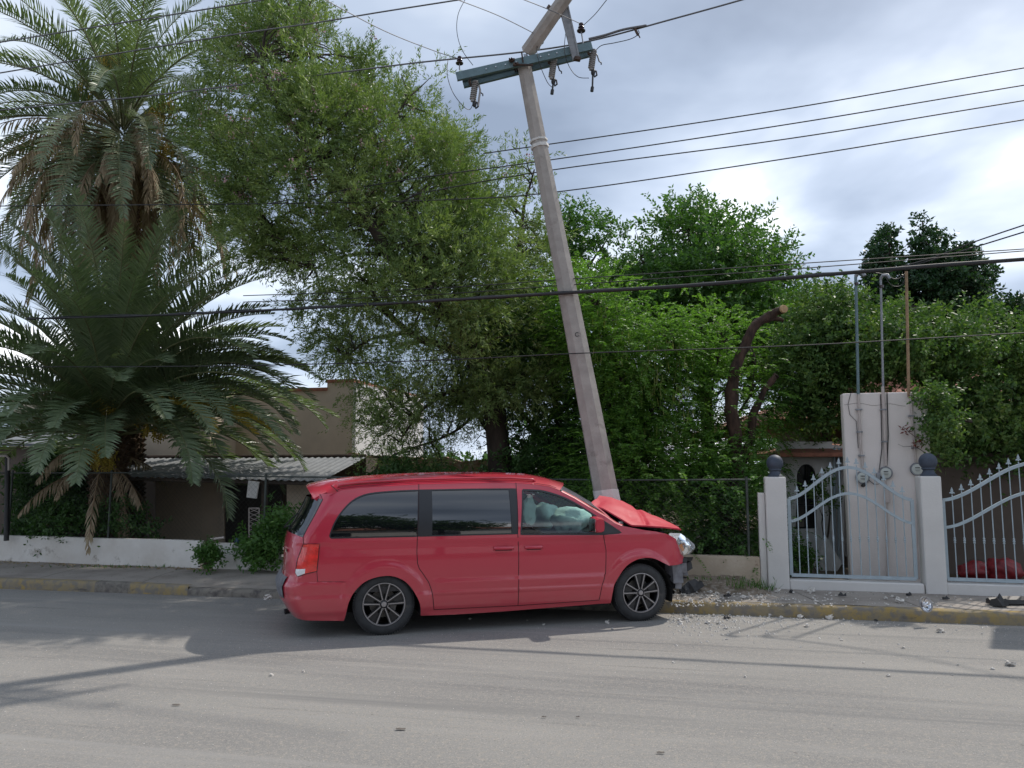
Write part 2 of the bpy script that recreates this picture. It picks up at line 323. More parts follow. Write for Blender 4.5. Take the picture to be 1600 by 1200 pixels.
# kerb
def kerb(name, x0, x1, h0, h1, m, w_=.15, chips=.012, seed=0):
    n = max(4, int((x1-x0)/.06)); n = min(n, 420); rows = [[] for _ in range(5)]
    for i in range(n+1):
        X = x0+(x1-x0)*i/n; h = h0+(h1-h0)*i/n; c = chips*(noise.noise(Vector((X*2.1, seed, 0)))+.6*noise.noise(Vector((X*9, seed, 5)))); y = Yk(X)
        for k, (dy, z) in enumerate([(0, -.02), (.0+abs(c)*.5, h*.55), (.012+abs(c), h-.02+c), (.035+abs(c), h+c*.4), (w_+.03, h)]):
            rows[k].append((X, y+dy, z))
    b = MB(); b.grid(rows)
    return struct(b.build(name, m, smooth=60))
kerb('kerb', -60, -6.28, .15, .15, M['kerby'], seed=1)
kerb('kerb', -6.28, -5.72, .15, .145, M['kerbg'], seed=2, chips=.03)
kerb('kerb', -5.72, -4.75, .145, .135, M['kerby'], seed=3, chips=.03)
kerb('kerb', -4.75, 1.6, .10, .14, M['kerbg'], seed=4, chips=.02)
kerb('kerb', 1.6, 60, .145, .145, M['kerby'], seed=5, chips=.02)
# back yards behind the walls, a little higher
g = MB(); g.add([(-60, Yw(-60)+.1, .17), (3.55, Yw(3.55)+.1, .17), (3.55, 60, .17), (-60, 60, .17)], [(0, 1, 2, 3)]); g.add([(3.55, Yw(3.55)+.1, .14), (60, Yw(60)+.1, .14), (60, 60, .14), (3.55, 60, .14)], [(0, 1, 2, 3)])
struct(g.build('yard', M['soil']))
# dirt bank along the tan wall
rows = []
for j in range(15):
    v = j/14; r_ = []
    for i in range(41):
        X = .6+3.0*i/40; Y = Yk(X)+.55+(Yw(X)+.05-Yk(X)-.55)*v
        e = min(1, i/8)*min(1, (40-i)/4)
        r_.append((X, Y, .15+e*(.19*v**1.5+.05*v*noise.noise(Vector((X*3, Y*3, 0)))+.02*noise.noise(Vector((X*11, Y*11, 0))))-.015*(v < .1)))
    rows.append(r_)
g = MB(); g.grid(rows); struct(g.build('dirt_bank', M['dust'], smooth=True))

# ---------------------------------------------------------------- low walls and chain-link fences
def lowwall(name, x0, x1, ztop, zb, m, label, t=.16, seed=0, zt1=None):
    b = MB(); n = int((x1-x0)/.12); zt1 = zt1 or ztop; A = [[] for _ in range(6)]
    for i in range(n+1):
        X = x0+(x1-x0)*i/n; Y = Yw(X); w1 = .012*noise.noise(Vector((X*1.3, seed, 0))); zt = ztop+(zt1-ztop)*i/n+.012*noise.noise(Vector((X*.9, seed, 3)))
        zl = zb+(.03*noise.noise(Vector((X*4, seed, 9))) if zb > .2 else 0)
        for k, (dy, z) in enumerate([(w1, zl), (w1*.5, zt-.03), (.02, zt), (t-.02, zt), (t, zt-.03), (t, zb-.1)]): A[k].append((X, Y+dy, z))
    b.grid(A)
    for e in (0, n): b.add([A[k][e] for k in range(6)], [tuple(range(6)) if e else tuple(range(5, -1, -1))])
    o = b.build(name, m, loc=(x0, Yw(x0), 0), smooth=45)
    return tag(o, label, 'wall')
lowwall('low_wall', -40, -5.32, .62, .1, M['wallwhite'], 'long whitewashed low wall in front of the palms', seed=1)
lowwall('low_wall', -5.08, -.2, .59, .1, M['wallwhite'], 'short whitewashed wall piece right of the weedy gap, behind the van', seed=2, zt1=.6)
lowwall('low_wall', -.2, 3.52, .60, .22, M['walltan'], 'tan stained low wall between the van nose and the gate pillar', seed=3, zt1=.60)
def chain_link(x0, x1, z0, z1, posts, label, name='chain_link_fence', dy=.08, postm=None, ph=None):
    r_ = empty(name, (x0, Yw(x0), z0), label, 'fence')
    P = lambda X, z: Vector((X, Yw(X)+dy, z))
    for i, px in enumerate(posts):
        MB().tube([P(px, z0-.05), P(px, (ph or z1)+.04)], .019, 10).build('post', postm or M['fencewire'], r_, smooth=50)
    MB().tube([P(x0, z1), P((x0+x1)/2, z1-.015), P(x1, z1)], .013, 7).build('top_rail', M['fencewire'], r_, smooth=50)
    b = MB(); H = z1-z0-.03; st = .085; k = int((x1-x0+H)/st)
    for i in range(k):
        for s_ in (1, -1):
            a = x0-H+i*st; p0 = (a, z0) if s_ > 0 else (a, z1-.02); p1 = (a+H, z1-.02) if s_ > 0 else (a+H, z0)
            def cl_(p, q):
                if p[0] < x0: u = (x0-p[0])/(q[0]-p[0]); p = (x0, p[1]+(q[1]-p[1])*u)
                if q[0] > x1: u = (x1-p[0])/(q[0]-p[0]); q = (x1, p[1]+(q[1]-p[1])*u)
                return p, q
            if a+H < x0 or a > x1: continue
            p0, p1 = cl_(p0, p1); b.tube([P(*p0), P(*p1)], .0011, 3, cap=False)
    b.build('wire_mesh', M['fencewire'], r_)
    return r_
chain_link(-16, -5.35, .6, 1.78, [-14.8, -12.0, -9.33, -7.2], 'dark chain-link fence standing on the long whitewashed wall')
chain_link(-5.05, -.3, .6, 1.72, [-4.18, -2.2, -.4], 'dark chain-link fence on the short wall piece behind the van')
chain_link(-.15, 3.46, .6, 1.69, [3.40], 'chain-link fence with thin top rail on the tan wall')

# ---------------------------------------------------------------- entrance walls, pillars, gates
WA = math.atan(-.255)
def WP(X, off, z): return Vector((X, Yw(X)+off, z))
def wbox(b, x0, x1, o0, o1, z0, z1, mi=0):
    return b.prism([(x0+o0*.247, Yw(x0)+o0*.97), (x1+o0*.247, Yw(x1)+o0*.97), (x1+o1*.247, Yw(x1)+o1*.97), (x0+o1*.247, Yw(x0)+o1*.97)], z0, z1, mi)
def gpillar(x0, x1, zt, label, ballr):
    r_ = empty('gate_pillar', WP((x0+x1)/2, .14, .1), label, 'pillar', 'gate pillars')
    b = MB(); wbox(b, x0, x1, 0, .29, .06, zt); b.build('shaft', M['gatewall'], r_, bevel=.018)
    c = WP((x0+x1)/2+.045, .14, zt)
    b = MB(); pr = [(0, 0), (.105, 0), (.105, .02), (.085, .035), (.075, .06), (.07, .08), (.09, .10)]
    pr += [(ballr*math.sin(a), .10+ballr*.85+ballr*-math.cos(a)) for a in [R(q) for q in range(45, 181, 9)]]
    b.lathe(pr, 28, Matrix.Translation(c)); b.build('ball_finial', M['ball'], r_, smooth=40)
    return r_
gpillar(3.62, 3.90, 1.73, 'grey painted gate pillar with blue ball at the left end of the entrance', .118)
gpillar(5.585, 5.84, 1.745, 'grey painted gate pillar with blue ball between the two gates', .118)
b = MB(); wbox(b, 3.525, 3.617, .05, .25, .06, 1.5); tag(b.build('pillar_stub', M['gatewall'], loc=WP(3.57, .1, .1), bevel=.01), 'narrow lower wall end against the left side of the gate pillar', 'wall')
b = MB(); wbox(b, 3.903, 5.572, .02, .24, .06, .295); tag(b.build('plinth_wall', M['gatewall'], loc=WP(4.7, .1, .1), bevel=.015), 'low grey painted plinth under the left blue gate', 'wall')
b = MB(); wbox(b, 5.833, 8.6, .02, .24, .06, .315); tag(b.build('plinth_wall', M['gatewall'], loc=WP(7, .1, .1), bevel=.015), 'low grey painted plinth under the right blue gate', 'wall')
def flat(b, pts, w_, t_, mi=0):                       # rectangular bar along a path in the gate plane
    pts = [Vector(p) for p in pts]; nrm = Vector((math.sin(-WA), math.cos(WA), 0))
    n = len(pts); L1 = []
    for i, p in enumerate(pts):
        t = (pts[min(i+1, n-1)]-pts[max(i-1, 0)]).normalized(); s_ = t.cross(nrm).normalized()
        L1.append([p+s_*w_/2-nrm*t_/2, p-s_*w_/2-nrm*t_/2, p-s_*w_/2+nrm*t_/2, p+s_*w_/2+nrm*t_/2])
    for a, c in zip(L1, L1[1:]):
        for k in range(4): b.add([a[k], a[(k+1) % 4], c[(k+1) % 4], c[k]], [(0, 1, 2, 3)], mi)
    b.add(L1[0], [(0, 1, 2, 3)], mi); b.add(L1[-1], [(3, 2, 1, 0)], mi)
def gate(x0, x1, z0, zend, zpk, zend2, zpk2, nb, label, xs=None):
    r_ = empty('metal_gate', WP(x0, .12, z0), label, 'gate', 'pale blue metal gates')
    off = .12; S = lambda u, a, p: a+(p-a)*(.5-.5*math.cos(2*math.pi*min(max(u, 0), 1)))**.85
    b = MB()
    for xx in (x0, x1):
        b = MB(); flat(b, [WP(xx, off, z0), WP(xx, off, zend)], .045, .03); b.build('side_rail', M['gatepaint'], r_)
    b = MB(); flat(b, [WP(x0, off, z0), WP(x1, off, z0)], .045, .034); b.build('bottom_rail', M['gatepaint'], r_)
    us = [i/40 for i in range(41)]
    b = MB(); flat(b, [WP(x0+(x1-x0)*u, off, S(u, zend, zpk)) for u in us], .042, .034); b.build('arched_rail', M['gatepaint'], r_)
    b = MB(); flat(b, [WP(x0+(x1-x0)*u, off, S(u, zend2, zpk2)) for u in us], .036, .034); b.build('arched_rail', M['gatepaint'], r_)
    for i in range(nb):
        u = (i+1)/(nb+1); X = x0+(x1-x0)*u; zt = S(u, zend, zpk); b = MB()
        b.tube([WP(X, off, z0), WP(X, off, zt+.05)], .0075, 6)
        zc = z0+.52
        b.lathe([(.008, -.04), (.015, -.034), (.015, -.026), (.010, -.02), (.017, 0), (.010, .02), (.015, .026), (.015, .034), (.008, .04)], 10, Matrix.Translation(WP(X, off, zc)))
        # spear finial: leaf blade and two side curls
        T = WP(X, off, zt+.055); ex = Vector((math.cos(WA), math.sin(WA), 0)); ez = Vector((0, 0, 1)); ny = ez.cross(ex)
        pl = [(0, 0), (.010, .015), (.034, .012), (.030, .03), (.013, .036), (.017, .055), (0, .10), (-.017, .055), (-.013, .036), (-.030, .03), (-.034, .012), (-.010, .015)]
        b.slab([T+ex*p+ez*q-ny*.004 for p, q in pl], ny*.008)
        b.build('bar', M['gatepaint'], r_)
    for z in (z0+.25, z0+.75): MB().tube([WP(x0-.06, off, z), WP(x0, off, z)], .008, 6).build('hinge', M['gatepaint'], r_)
gate(3.965, 5.525, .35, 1.42, 1.865, 1.10, 1.50, 13, 'pale blue arched metal gate with spear tips between the two pillars')
gate(5.90, 8.2, .36, 1.42, 1.93, 1.05, 1.55, 19, 'pale blue arched metal gate with spear tips right of the pillars, cut by the frame')

# ---------------------------------------------------------------- meter wall
mw = empty('meter_wall', WP(5.6, 1.0, .14), 'tall pinkish plastered slab wall carrying the electric meters behind the gate', 'wall')
b = MB()
b.prism([(5.02, Yw(5.02)+.9), (6.16, Yw(6.16)+.9), (6.16+.054, Yw(6.16)+1.11), (5.02+.054, Yw(5.02)+1.11)], .1, 2.985)
b.build('slab', M['meterwall'], mw, bevel=.02)
def MW(x, y, d=0):                                    # front of the meter wall
    p = on_line(x, y, 14.5+.9-d, -.255, -9.44); return p
ex = Vector((math.cos(WA), math.sin(WA), 0)); ny = Vector((-math.sin(WA), math.cos(WA), 0))
MF = Matrix(((ex.x, 0, -ny.x, 0), (ex.y, 0, -ny.y, 0), (0, 1, 0, 0), (0, 0, 0, 1)))     # local z -> out of the wall
for k, (px, py, lab) in enumerate([(1347, 746, 'round glass electric meter, leftmost of the three on the pinkish wall'), (1383, 739, 'round glass electric meter in the middle of the pinkish wall'), (1432, 733, 'round glass electric meter, rightmost on the pinkish wall beside the blue ball')]):
    p = MW(px, py); r_ = empty('electric_meter', p, lab, 'meter', 'electric meters on the pinkish wall')
    T = Matrix.Translation(p) @ MF
    MB().lathe([(0, .001), (.092, .001), (.096, .02), (.096, .05), (.088, .062), (.078, .062), (.076, .05)], 28, T).build('housing', M['steelgrey'], r_, smooth=40)
    if k == 0: MB().tube([p+Vector((0, -.03, -.10)), p+Vector((.01, -.045, -.12))], [.045, .04], 14).build('socket_base', M['black'], r_, smooth=40)
    MB().lathe([(0, .068), (.05, .066), (.076, .058)], 24, T).build('dial_face', M['dial'] if 'dial' in M else M.setdefault('dial', mat('meter_dial', (.50, .52, .48), .35)), r_, smooth=40)
    b = MB()
    for q in range(4): b.box((-.025+.016*q, .02, .0705), (.011, .016, .002), T)
    b.box((0, -.012, .0705), (.07, .004, .002), T); b.box((0, -.026, .0705), (.05, .004, .002), T)
    b.build('dial_marks', M['black'], r_)
def pipe(name, pts, r, m, lab, cat, group=None, n=10):
    b = MB(); b.tube(pts, r, n); o = b.build(name, m, loc=pts[0], smooth=50); return tag(o, lab, cat, group)
M['pvc'] = mat('dirty_cream_conduit', (.47, .41, .38), .7, var=.1)
pipe('conduit', [MW(1349, 738, .03), MW(1345, 700, .03), MW(1341, 613, .03)], .017, M['pvc'], 'cream conduit running down to the leftmost meter', 'conduit', 'conduits on the pinkish wall')
pipe('conduit', [MW(1384, 728, .03), MW(1382, 660, .03), MW(1379, 604, .03)], .022, M['pvc'], 'thick cream conduit running down to the middle meter', 'conduit', 'conduits on the pinkish wall')
pipe('conduit', [MW(1431, 722, .03), MW(1426, 660, .03), MW(1422, 615, .03)], .018, M['pvc'], 'cream conduit running down to the rightmost meter', 'conduit', 'conduits on the pinkish wall')
pipe('conduit', [MW(1384, 752, .03), MW(1385, 800, .03), MW(1386, 905, .03)], .014, M['pvc'], 'thin conduit going down from the middle meter to the ground', 'conduit', 'conduits on the pinkish wall')
pipe('conduit', [MW(1433, 746, .03), MW(1434, 800, .03), MW(1436, 905, .03)], .014, M['pvc'], 'thin conduit going down beside the right pillar', 'conduit', 'conduits on the pinkish wall')
pipe('cable', [MW(1330, 612, .01), MW(1325, 632, .012), MW(1328, 648, .012), MW(1338, 658, .012), MW(1341, 700, .015)], .004, M['wire'], 'thin loose cable looping beside the left conduit', 'cable', 'cables on the pinkish wall', 5)
pipe('cable', [MW(1376, 616, .012), MW(1378, 700, .012), MW(1374, 735, .02)], .006, M['wire'], 'black cable left of the middle conduit', 'cable', 'cables on the pinkish wall', 5)
pipe('cable', [MW(1386, 613, .012), MW(1388, 680, .012), MW(1386, 728, .02)], .008, M['wire'], 'black cable right of the middle conduit', 'cable', 'cables on the pinkish wall', 5)
pipe('cable', [MW(1355, 748, .02), MW(1366, 757, .03), MW(1374, 756, .03), MW(1378, 742, .02)], .006, M['wire'], 'cable looping between the left and middle meters', 'cable', 'cables on the pinkish wall', 5)
b = MB(); b.tube([MW(x, 631+1.6*math.sin(x*.13)+(x-1318)*.02, .002) for x in range(1319, 1420, 6)], .0028, 4); b.build('plaster_crack', M['duskwall'], mw)
for i_, (cx_, cy_) in enumerate(((1342, 640), (1343, 675), (1346, 712), (1380, 640), (1382, 690), (1424, 650), (1429, 700))):
    p = MW(cx_, cy_, .03); MB().box(p, (.085, .05, .022), rz=WA).build('conduit_clamp', M['steelgrey'], mw)
MB().box(MW(1372, 744, .04), (.05, .06, .10), rz=WA).build('junction_box', M['steelgrey'], mw, bevel=.006)
MB().box(MW(1386, 775, .04), (.06, .06, .20), rz=WA).build('fuse_box', M['pvc'], mw, bevel=.008)
# masts
def mast(px, ybot, ytop, r, m, lab, hook=True, off=.0, nm='service_mast'):
    p0 = MW(px, ybot, .03); p1 = MW(px-4, ytop, .03); r_ = empty(nm, p0, lab, 'mast', 'service masts above the meter wall')
    MB().tube([p0, p1], r, 10).build('tube', m, r_, smooth=50)
    if hook:
        MB().tube([p1, p1+Vector((.02, -.03, .05)), p1+Vector((.07, -.08, .04)), p1+Vector((.09, -.1, -.02))], [r*1.3, r*1.5, r*1.6, r*1.3], 10).build('weather_head', M['steelgrey'], r_, smooth=50)
        MB().tube([p1+Vector((0, -.02, -.1)), p1+Vector((0, -.02, -.14))], .03, 10).build('clamp', M['porcelain'], r_, smooth=50)
    return p1
m1 = mast(1341, 616, 432, .022, M['steel'], 'tall galvanised service mast above the left meter, standing highest out of the leaves')
m2 = mast(1380, 616, 436, .017, M['steelgrey'], 'dark steel service mast above the middle meter, half hidden in leaves')
M['paleWood'] = mat('weathered_wood', (.30, .20, .12), .9, var=.25, vscale=8)
m3 = mast(1420, 620, 424, .021, M['paleWood'], 'brown wooden post rising out of the leaves above the right meter', False)
# broken red twig hanging over the wall
b = MB(); tw = [MW(1446, 690, .12), MW(1432, 684, .10), MW(1421, 676, .08), MW(1413, 668, .08)]; b.tube(tw, [.006, .005, .004, .003], 5)
b.tube([MW(1446, 708, .12), MW(1430, 697, .1), MW(1412, 698, .08), MW(1403, 694, .08)], [.006, .005, .003, .002], 5)
for q in range(40):
    c = [MW(1414, 671, .09), MW(1429, 695, .1), MW(1438, 693, .1)][q % 3]+Vector(rng.normal(size=3)*np.array((.025, .02, .04))); d = Vector(rng.normal(size=3)).normalized(); s_ = d.orthogonal()
    b.add([c, c+d*.03+s_*.012, c+d*.07, c+d*.03-s_*.012], [(0, 1, 2, 3)], 1)
tag(b.build('dead_twig', [M['rust'], M['redleaf']], loc=tw[0]), 'dead twig with red-brown leaves against the pinkish wall', 'twig')

# ---------------------------------------------------------------- houses
# right house: white entrance block with arched window and tiled eaves
h = empty('white_house', (5.8, 14.2, .14), 'white house entrance with an arched window and terracotta eaves seen through the left gate', 'house')
Yh = lambda X: 14.2-.255*(X-5.6)
def hp(x, y, d=0): return on_line(x, y, 14.2-d, -.255, 5.6)
o_ = [hp(1213, 920), hp(1213, 742)]
arc = [hp(1243, 826), hp(1245, 760)]+[hp(1260-15*math.cos(a), 745-20*math.sin(a)) for a in [R(10+16*i) for i in range(11)]]+[hp(1275, 760), hp(1276, 826)]
def wall_with_hole(outer, hole, thick):
    """planar wall with one hole, both as 3D loops in the same plane; thickness vector"""
    o3 = outer[0]; e1 = (outer[1]-outer[0]).normalized(); nn = Vector(thick).normalized(); e2 = nn.cross(e1).normalized()
    to2 = lambda p: Vector(((p-o3).dot(e1), (p-o3).dot(e2)))
    pts = [to2(p) for p in outer+hole]; n1_, n2_ = len(outer), len(hole)
    ed = [(i, (i+1) % n1_) for i in range(n1_)]+[(n1_+i, n1_+(i+1) % n2_) for i in range(n2_)]
    vv, ee, ff, *_ = delaunay_2d_cdt(pts, ed, [], 0, 1e-5)
    H = [to2(p) for p in hole]; Oo = [to2(p) for p in outer]; b = MB()
    fs = [f for f in ff if not inpoly(sum((vv[i] for i in f), Vector((0, 0)))/3, H) and inpoly(sum((vv[i] for i in f), Vector((0, 0)))/3, Oo)]
    P3 = [o3+e1*v.x+e2*v.y for v in vv]; th = Vector(thick)
    b.add(P3, fs); b.add([p+th for p in P3], [f[::-1] for f in fs])
    for lp in (outer, hole):
        for i in range(len(lp)): a, c = lp[i], lp[(i+1) % len(lp)]; b.add([a, c, c+th, a+th], [(0, 1, 2, 3)])
    return b
def inpoly(p, poly):
    x, y = p[0], p[1]; c = False; j = len(poly)-1
    for i in range(len(poly)):
        xi, yi = poly[i][0], poly[i][1]; xj, yj = poly[j][0], poly[j][1]
        if (yi > y) != (yj > y) and x < (xj-xi)*(y-yi)/(yj-yi)+xi: c = not c
        j = i
    return c
outer = [hp(1213, 922), hp(1213, 696), hp(1300, 696), hp(1300, 922)]
wall_with_hole(outer, arc, (.05, .2, 0)).build('wall', M['whitewall'], h)
b = MB(); b.add([Vector(p)+Vector((.04, .15, 0)) for p in arc], [tuple(range(len(arc)))]); w_o = b.build('window', M['glassdark'], h)
b = MB(); b.tube([Vector(p)+Vector((.01, .05, 0)) for p in arc]+[Vector(arc[0])+Vector((.01, .05, 0))], .02, 6); b.tube([hp(1260, 826, -.06), hp(1260, 726, -.06)], .012, 5); b.tube([hp(1244, 790, -.06), hp(1276, 790, -.06)], .012, 5); b.build('window_frame', M['black'], h)
b = MB(); b.slab([hp(1300, 922), hp(1300, 696), hp(1300, 696)+Vector((.35, 1.5, 0)), hp(1300, 922)+Vector((.35, 1.5, 0))], (.2, -.05, 0)); b.build('wall', M['whitewall'], h)
b = MB(); b.slab([hp(1300, 922, -1.5), hp(1300, 690, -1.5), hp(1500, 690, -1.5), hp(1500, 922, -1.5)], (.05, .2, 0)); b.build('wall', M['whitewall'], h)
for dx_ in (1304, 1311): MB().tube([hp(dx_, 905, .15), hp(dx_, 700, .15)], .028, 10).build('drainpipe', M['gatepaint'], h, smooth=50)
def hip(b, x0, x1, y0, y1, ze, zr, inset, t=.07):
    """tiled hip roof in the wall-aligned frame, with an eave thickness"""
    P = lambda u, v, z: Vector((u, v-.255*(u-5.6), z))
    e = [P(x0, y0, ze), P(x1, y0, ze), P(x1, y1, ze), P(x0, y1, ze)]; q = [P(x0+inset, (y0+y1)/2, zr), P(x1-inset, (y0+y1)/2, zr)]
    lo = [p-Vector((0, 0, t)) for p in e]
    b.add(e+q+lo, [(0, 1, 5, 4), (1, 2, 5), (2, 3, 4, 5), (3, 0, 4), (9, 8, 7, 6), (0, 6, 7, 1), (1, 7, 8, 2), (2, 8, 9, 3), (3, 9, 6, 0)])
b = MB(); hip(b, 4.75, 6.9, 13.65, 16.5, 2.13, 2.35, .9); b.build('roof', M['terracotta'], h)
b = MB(); hip(b, 5.3, 14.5, 15.6, 24, 2.85, 4.3, 4.0); b.build('roof', M['terracotta'], h)
P = lambda u, v, z: Vector((u, v-.255*(u-5.6), z))
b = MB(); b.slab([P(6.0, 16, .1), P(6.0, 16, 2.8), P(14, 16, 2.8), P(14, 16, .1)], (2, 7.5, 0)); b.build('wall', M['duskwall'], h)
b = MB(); b.slab([hp(1216, 700), hp(1216, 690), hp(1300, 690), hp(1300, 700)], (.05, .3, 0)); b.build('lintel', M['whitewall'], h)
# dark carport wall behind the right gate
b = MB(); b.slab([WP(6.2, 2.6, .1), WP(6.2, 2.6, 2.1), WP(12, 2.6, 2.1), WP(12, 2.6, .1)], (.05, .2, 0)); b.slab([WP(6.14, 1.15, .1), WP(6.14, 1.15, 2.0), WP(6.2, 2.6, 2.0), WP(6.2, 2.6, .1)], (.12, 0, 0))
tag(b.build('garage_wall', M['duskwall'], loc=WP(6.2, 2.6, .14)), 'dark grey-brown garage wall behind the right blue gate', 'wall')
# left: beige house with coping and chimney-like parapet end
hb = empty('beige_house', (-7, 21, .1), 'beige flat-roofed house with terracotta coping rising behind the palm fronds', 'house')
sB = -.2
def B(x, y, d=0): return on_line(x, y, 21-d, sB, -4.336)
xc_ = B(552, 740).x; Ybf = lambda X, o=0: 21+o+sB*(X+4.336)
def bbox(b, x0, x1, o0, o1, z0, z1):
    return b.prism([(x0, Ybf(x0, o0)), (x1, Ybf(x1, o0)), (x1+(o1-o0)*.25, Ybf(x1, o1)), (x0+(o1-o0)*.25, Ybf(x0, o1))], z0, z1)
b = MB(); bbox(b, -15, -5.08, 0, 5, .1, 3.98); bbox(b, -5.08, -4.34, 0, 5, .1, 4.2); b.build('wall', M['beige'], hb)
b = MB(); bbox(b, -15, -5.082, -.05, 5, 3.982, 4.07); bbox(b, -5.12, -4.30, -.05, 5, 4.202, 4.29); b.build('coping', M['terracotta'], hb)
b = MB(); b.prism([(-4.337, Ybf(-4.337, .02)), (-4.25, Ybf(-4.3, .02)), (-2.95, Ybf(-3, 5)), (-3.05, Ybf(-3, 5))], .1, 4.19); b.build('side_wall', M['whitewall'], hb)
b = MB(); bbox(b, -11.2, -8.0, -1.2, -.02, .1, 3.95); b.build('bay', M['beige'], hb)
pts = [(x, Ybf(x, -1.25), 3.95+.55*math.sin(math.pi*(x+11.2)/3.2)) for x in [-11.2+.2*i for i in range(17)]]+[(-8, Ybf(-8, -1.25), 3.9), (-11.2, Ybf(-11.2, -1.25), 3.9)]
b = MB(); b.slab(pts, (.1, .6, 0)); b.build('gable', M['terracotta'], hb)
# white building further behind
b = MB(); b.prism([(-4.6, 30.5), (.6, 29.4), (1.5, 33), (-4, 34)], .1, 2.1)
tag(b.build('white_building', M['whitewall'], loc=(-2, 25, .1)), 'plain low white building just above the ruined brick wall', 'building')
# ruined brick wall
b = MB(); top = []; n = 60
for i in range(n+1):
    X = -3.9+4.3*i/n; top.append((X, 18.4-.2*(X+3.4), 2.17-.05*(X+3.4)+.10*noise.noise(Vector((X*2.2, 0, 0)))+.06*noise.noise(Vector((X*8, 4, 0)))))
b.slab([(-3.9, top[0][1], .1)]+top+[(top[-1][0], top[-1][1], .1)], (.04, .2, 0))
tag(b.build('ruined_brick_wall', M['brick'], loc=(-3.5, 18.4, .1)), 'crumbling pinkish brick wall with ragged top behind the van roof', 'wall')
# porch house with corrugated awning
ph = empty('porch_house', (-6.5, 16.5, .17), 'low house with a dark porch under a corrugated metal awning behind the low palm', 'house')
sp = -.12
PH = lambda x, y, Y0: on_line(x, y, Y0, sp, -5)
r0, r1 = PH(470-260, 716, 17.6), PH(572, 714, 17.6); e0, e1 = PH(262-180, 742, 14.75), PH(502, 752, 14.75)
nC = 150; rows = [[], []]
for i in range(nC+1):
    u = i/nC; k = .014*math.sin(i*math.pi*.5+.3)
    rows[0].append(e0.lerp(e1, u)+Vector((0, 0, k))); rows[1].append(r0.lerp(r1, u)+Vector((0, 0, k)))
b = MB(); b.grid(rows); b.build('awning', M['zinc'], ph)
b = MB(); b.tube([e0-Vector((0, -.05, .05)), e1-Vector((0, -.05, .05))], .03, 6); b.build('beam', M['darkwood'], ph)
b = MB(); b.tube([r0+Vector((0, 0, .03)), r1+Vector((0, 0, .03))], .035, 6); b.build('ridge_cap', M['rust'], ph)
for px in (195, 411): q = PH(px, 850, 14.9); MB().box((q.x, q.y, .9), (.10, .10, 1.5)).build('post', M['darkwood'], ph)
b = MB(); b.prism([(-13, 18.8), (-3.3, 17.6), (-3.1, 18.6), (-13, 20)], .1, 2.1); b.build('back_wall', M['duskwall'], ph)
b = MB(); b.slab([PH(243, 860, 16.9), PH(243, 752, 16.9), PH(350, 752, 16.9), PH(350, 860, 16.9)], (.02, .1, 0)); b.build('panel', M['beige'], ph)
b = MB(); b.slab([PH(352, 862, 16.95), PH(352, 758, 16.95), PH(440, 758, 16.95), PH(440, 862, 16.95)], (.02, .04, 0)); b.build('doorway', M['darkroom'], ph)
b = MB(); b.slab([PH(448, 870, 15.6), PH(448, 757, 15.6), PH(490, 757, 15.6), PH(490, 870, 15.6)], (.04, .2, 0)); b.build('end_wall', M['beige'], ph)
b = MB(); b.slab([PH(385, 777, 14.6), PH(388, 751, 14.6), PH(404, 753, 14.6), PH(400, 779, 14.6)], (.01, .03, 0)); tag(b.build('hanging_sheet', M['whitewash'], loc=PH(392, 765, 14.6)), 'small white sheet hanging under the porch awning beside a post', 'sheet')
lat = empty('lattice_screen', PH(398, 845, 14.85), 'pale lattice screen leaning by the porch post', 'screen')
b = MB()
for i in range(7):
    for s_ in (0, 1):
        a = PH(389, 794+i*7, 14.85) if s_ else PH(389, 801+i*7, 14.85); c = PH(405, 801+i*7, 14.85) if s_ else PH(405, 794+i*7, 14.85); b.tube([a, c], .006, 4)
b.build('laths', M['pvc'], lat)
b = MB()
for a, c in (((389, 794), (389, 845)), ((405, 794), (405, 845)), ((389, 794), (405, 794))): b.tube([PH(*a, 14.85), PH(*c, 14.85)], .012, 5)
b.build('frame', M['pvc'], lat)
# far left shed piece and street post
sh = empty('shed', (-13, 18, .17), 'grey shed with pale sloping roof edge at the far left behind the fence', 'shed')
b = MB(); b.prism([(-20, 18.5), (-10.9, 17.8), (-10.7, 20), (-20, 21)], .1, 2.35); b.build('wall', M['duskwall'], sh)
b = MB(); b.slab([(-20, 18.2, 2.45), (-10.4, 17.5, 2.35), (-10.4, 20.2, 2.8), (-20, 21, 2.9)], (0, 0, .06)); b.build('roof', M['zinc'], sh)
lp = empty('bent_pipe_post', at(8, 845, 14.3), 'dark steel post with a pale bent pipe at the far left edge', 'post')
MB().tube([at(10, 845, 14.3), at(12, 712, 14.3)], .045, 10).build('post', M['black'], lp, smooth=50)
MB().tube([at(-14, 713, 14.25), at(10, 712, 14.25), at(14, 716, 14.25), at(14, 735, 14.25)], .022, 8).build('pipe', M['pvc'], lp, smooth=50)
# things inside the right yard
b = MB(); b.slab([hp(1268, 880, 1.0), hp(1291, 838, 1.0), hp(1316, 880, 1.0), hp(1294, 915, 1.0)], (.01, .03, 0)); tag(b.build('white_board', M['whitewash'], loc=hp(1290, 880, 1.0)), 'tilted white board lying behind the left gate', 'board')
M['redcloth'] = mat('red_plastic', (.20, .015, .02), .5, var=.3, vscale=15)
b = MB(); b.sphere(WP(6.62, .9, .38), .17, 14, 9, sc=(1.3, 1, .8), jit=.6, seed=4); b.sphere(WP(6.95, .9, .42), .2, 14, 9, sc=(1.2, 1, .8), jit=.6, seed=9)
tag(b.build('red_bundle', M['redcloth'], loc=WP(6.8, .9, .2), smooth=True), 'crumpled red plastic bundle on the ground behind the right gate', 'bundle')

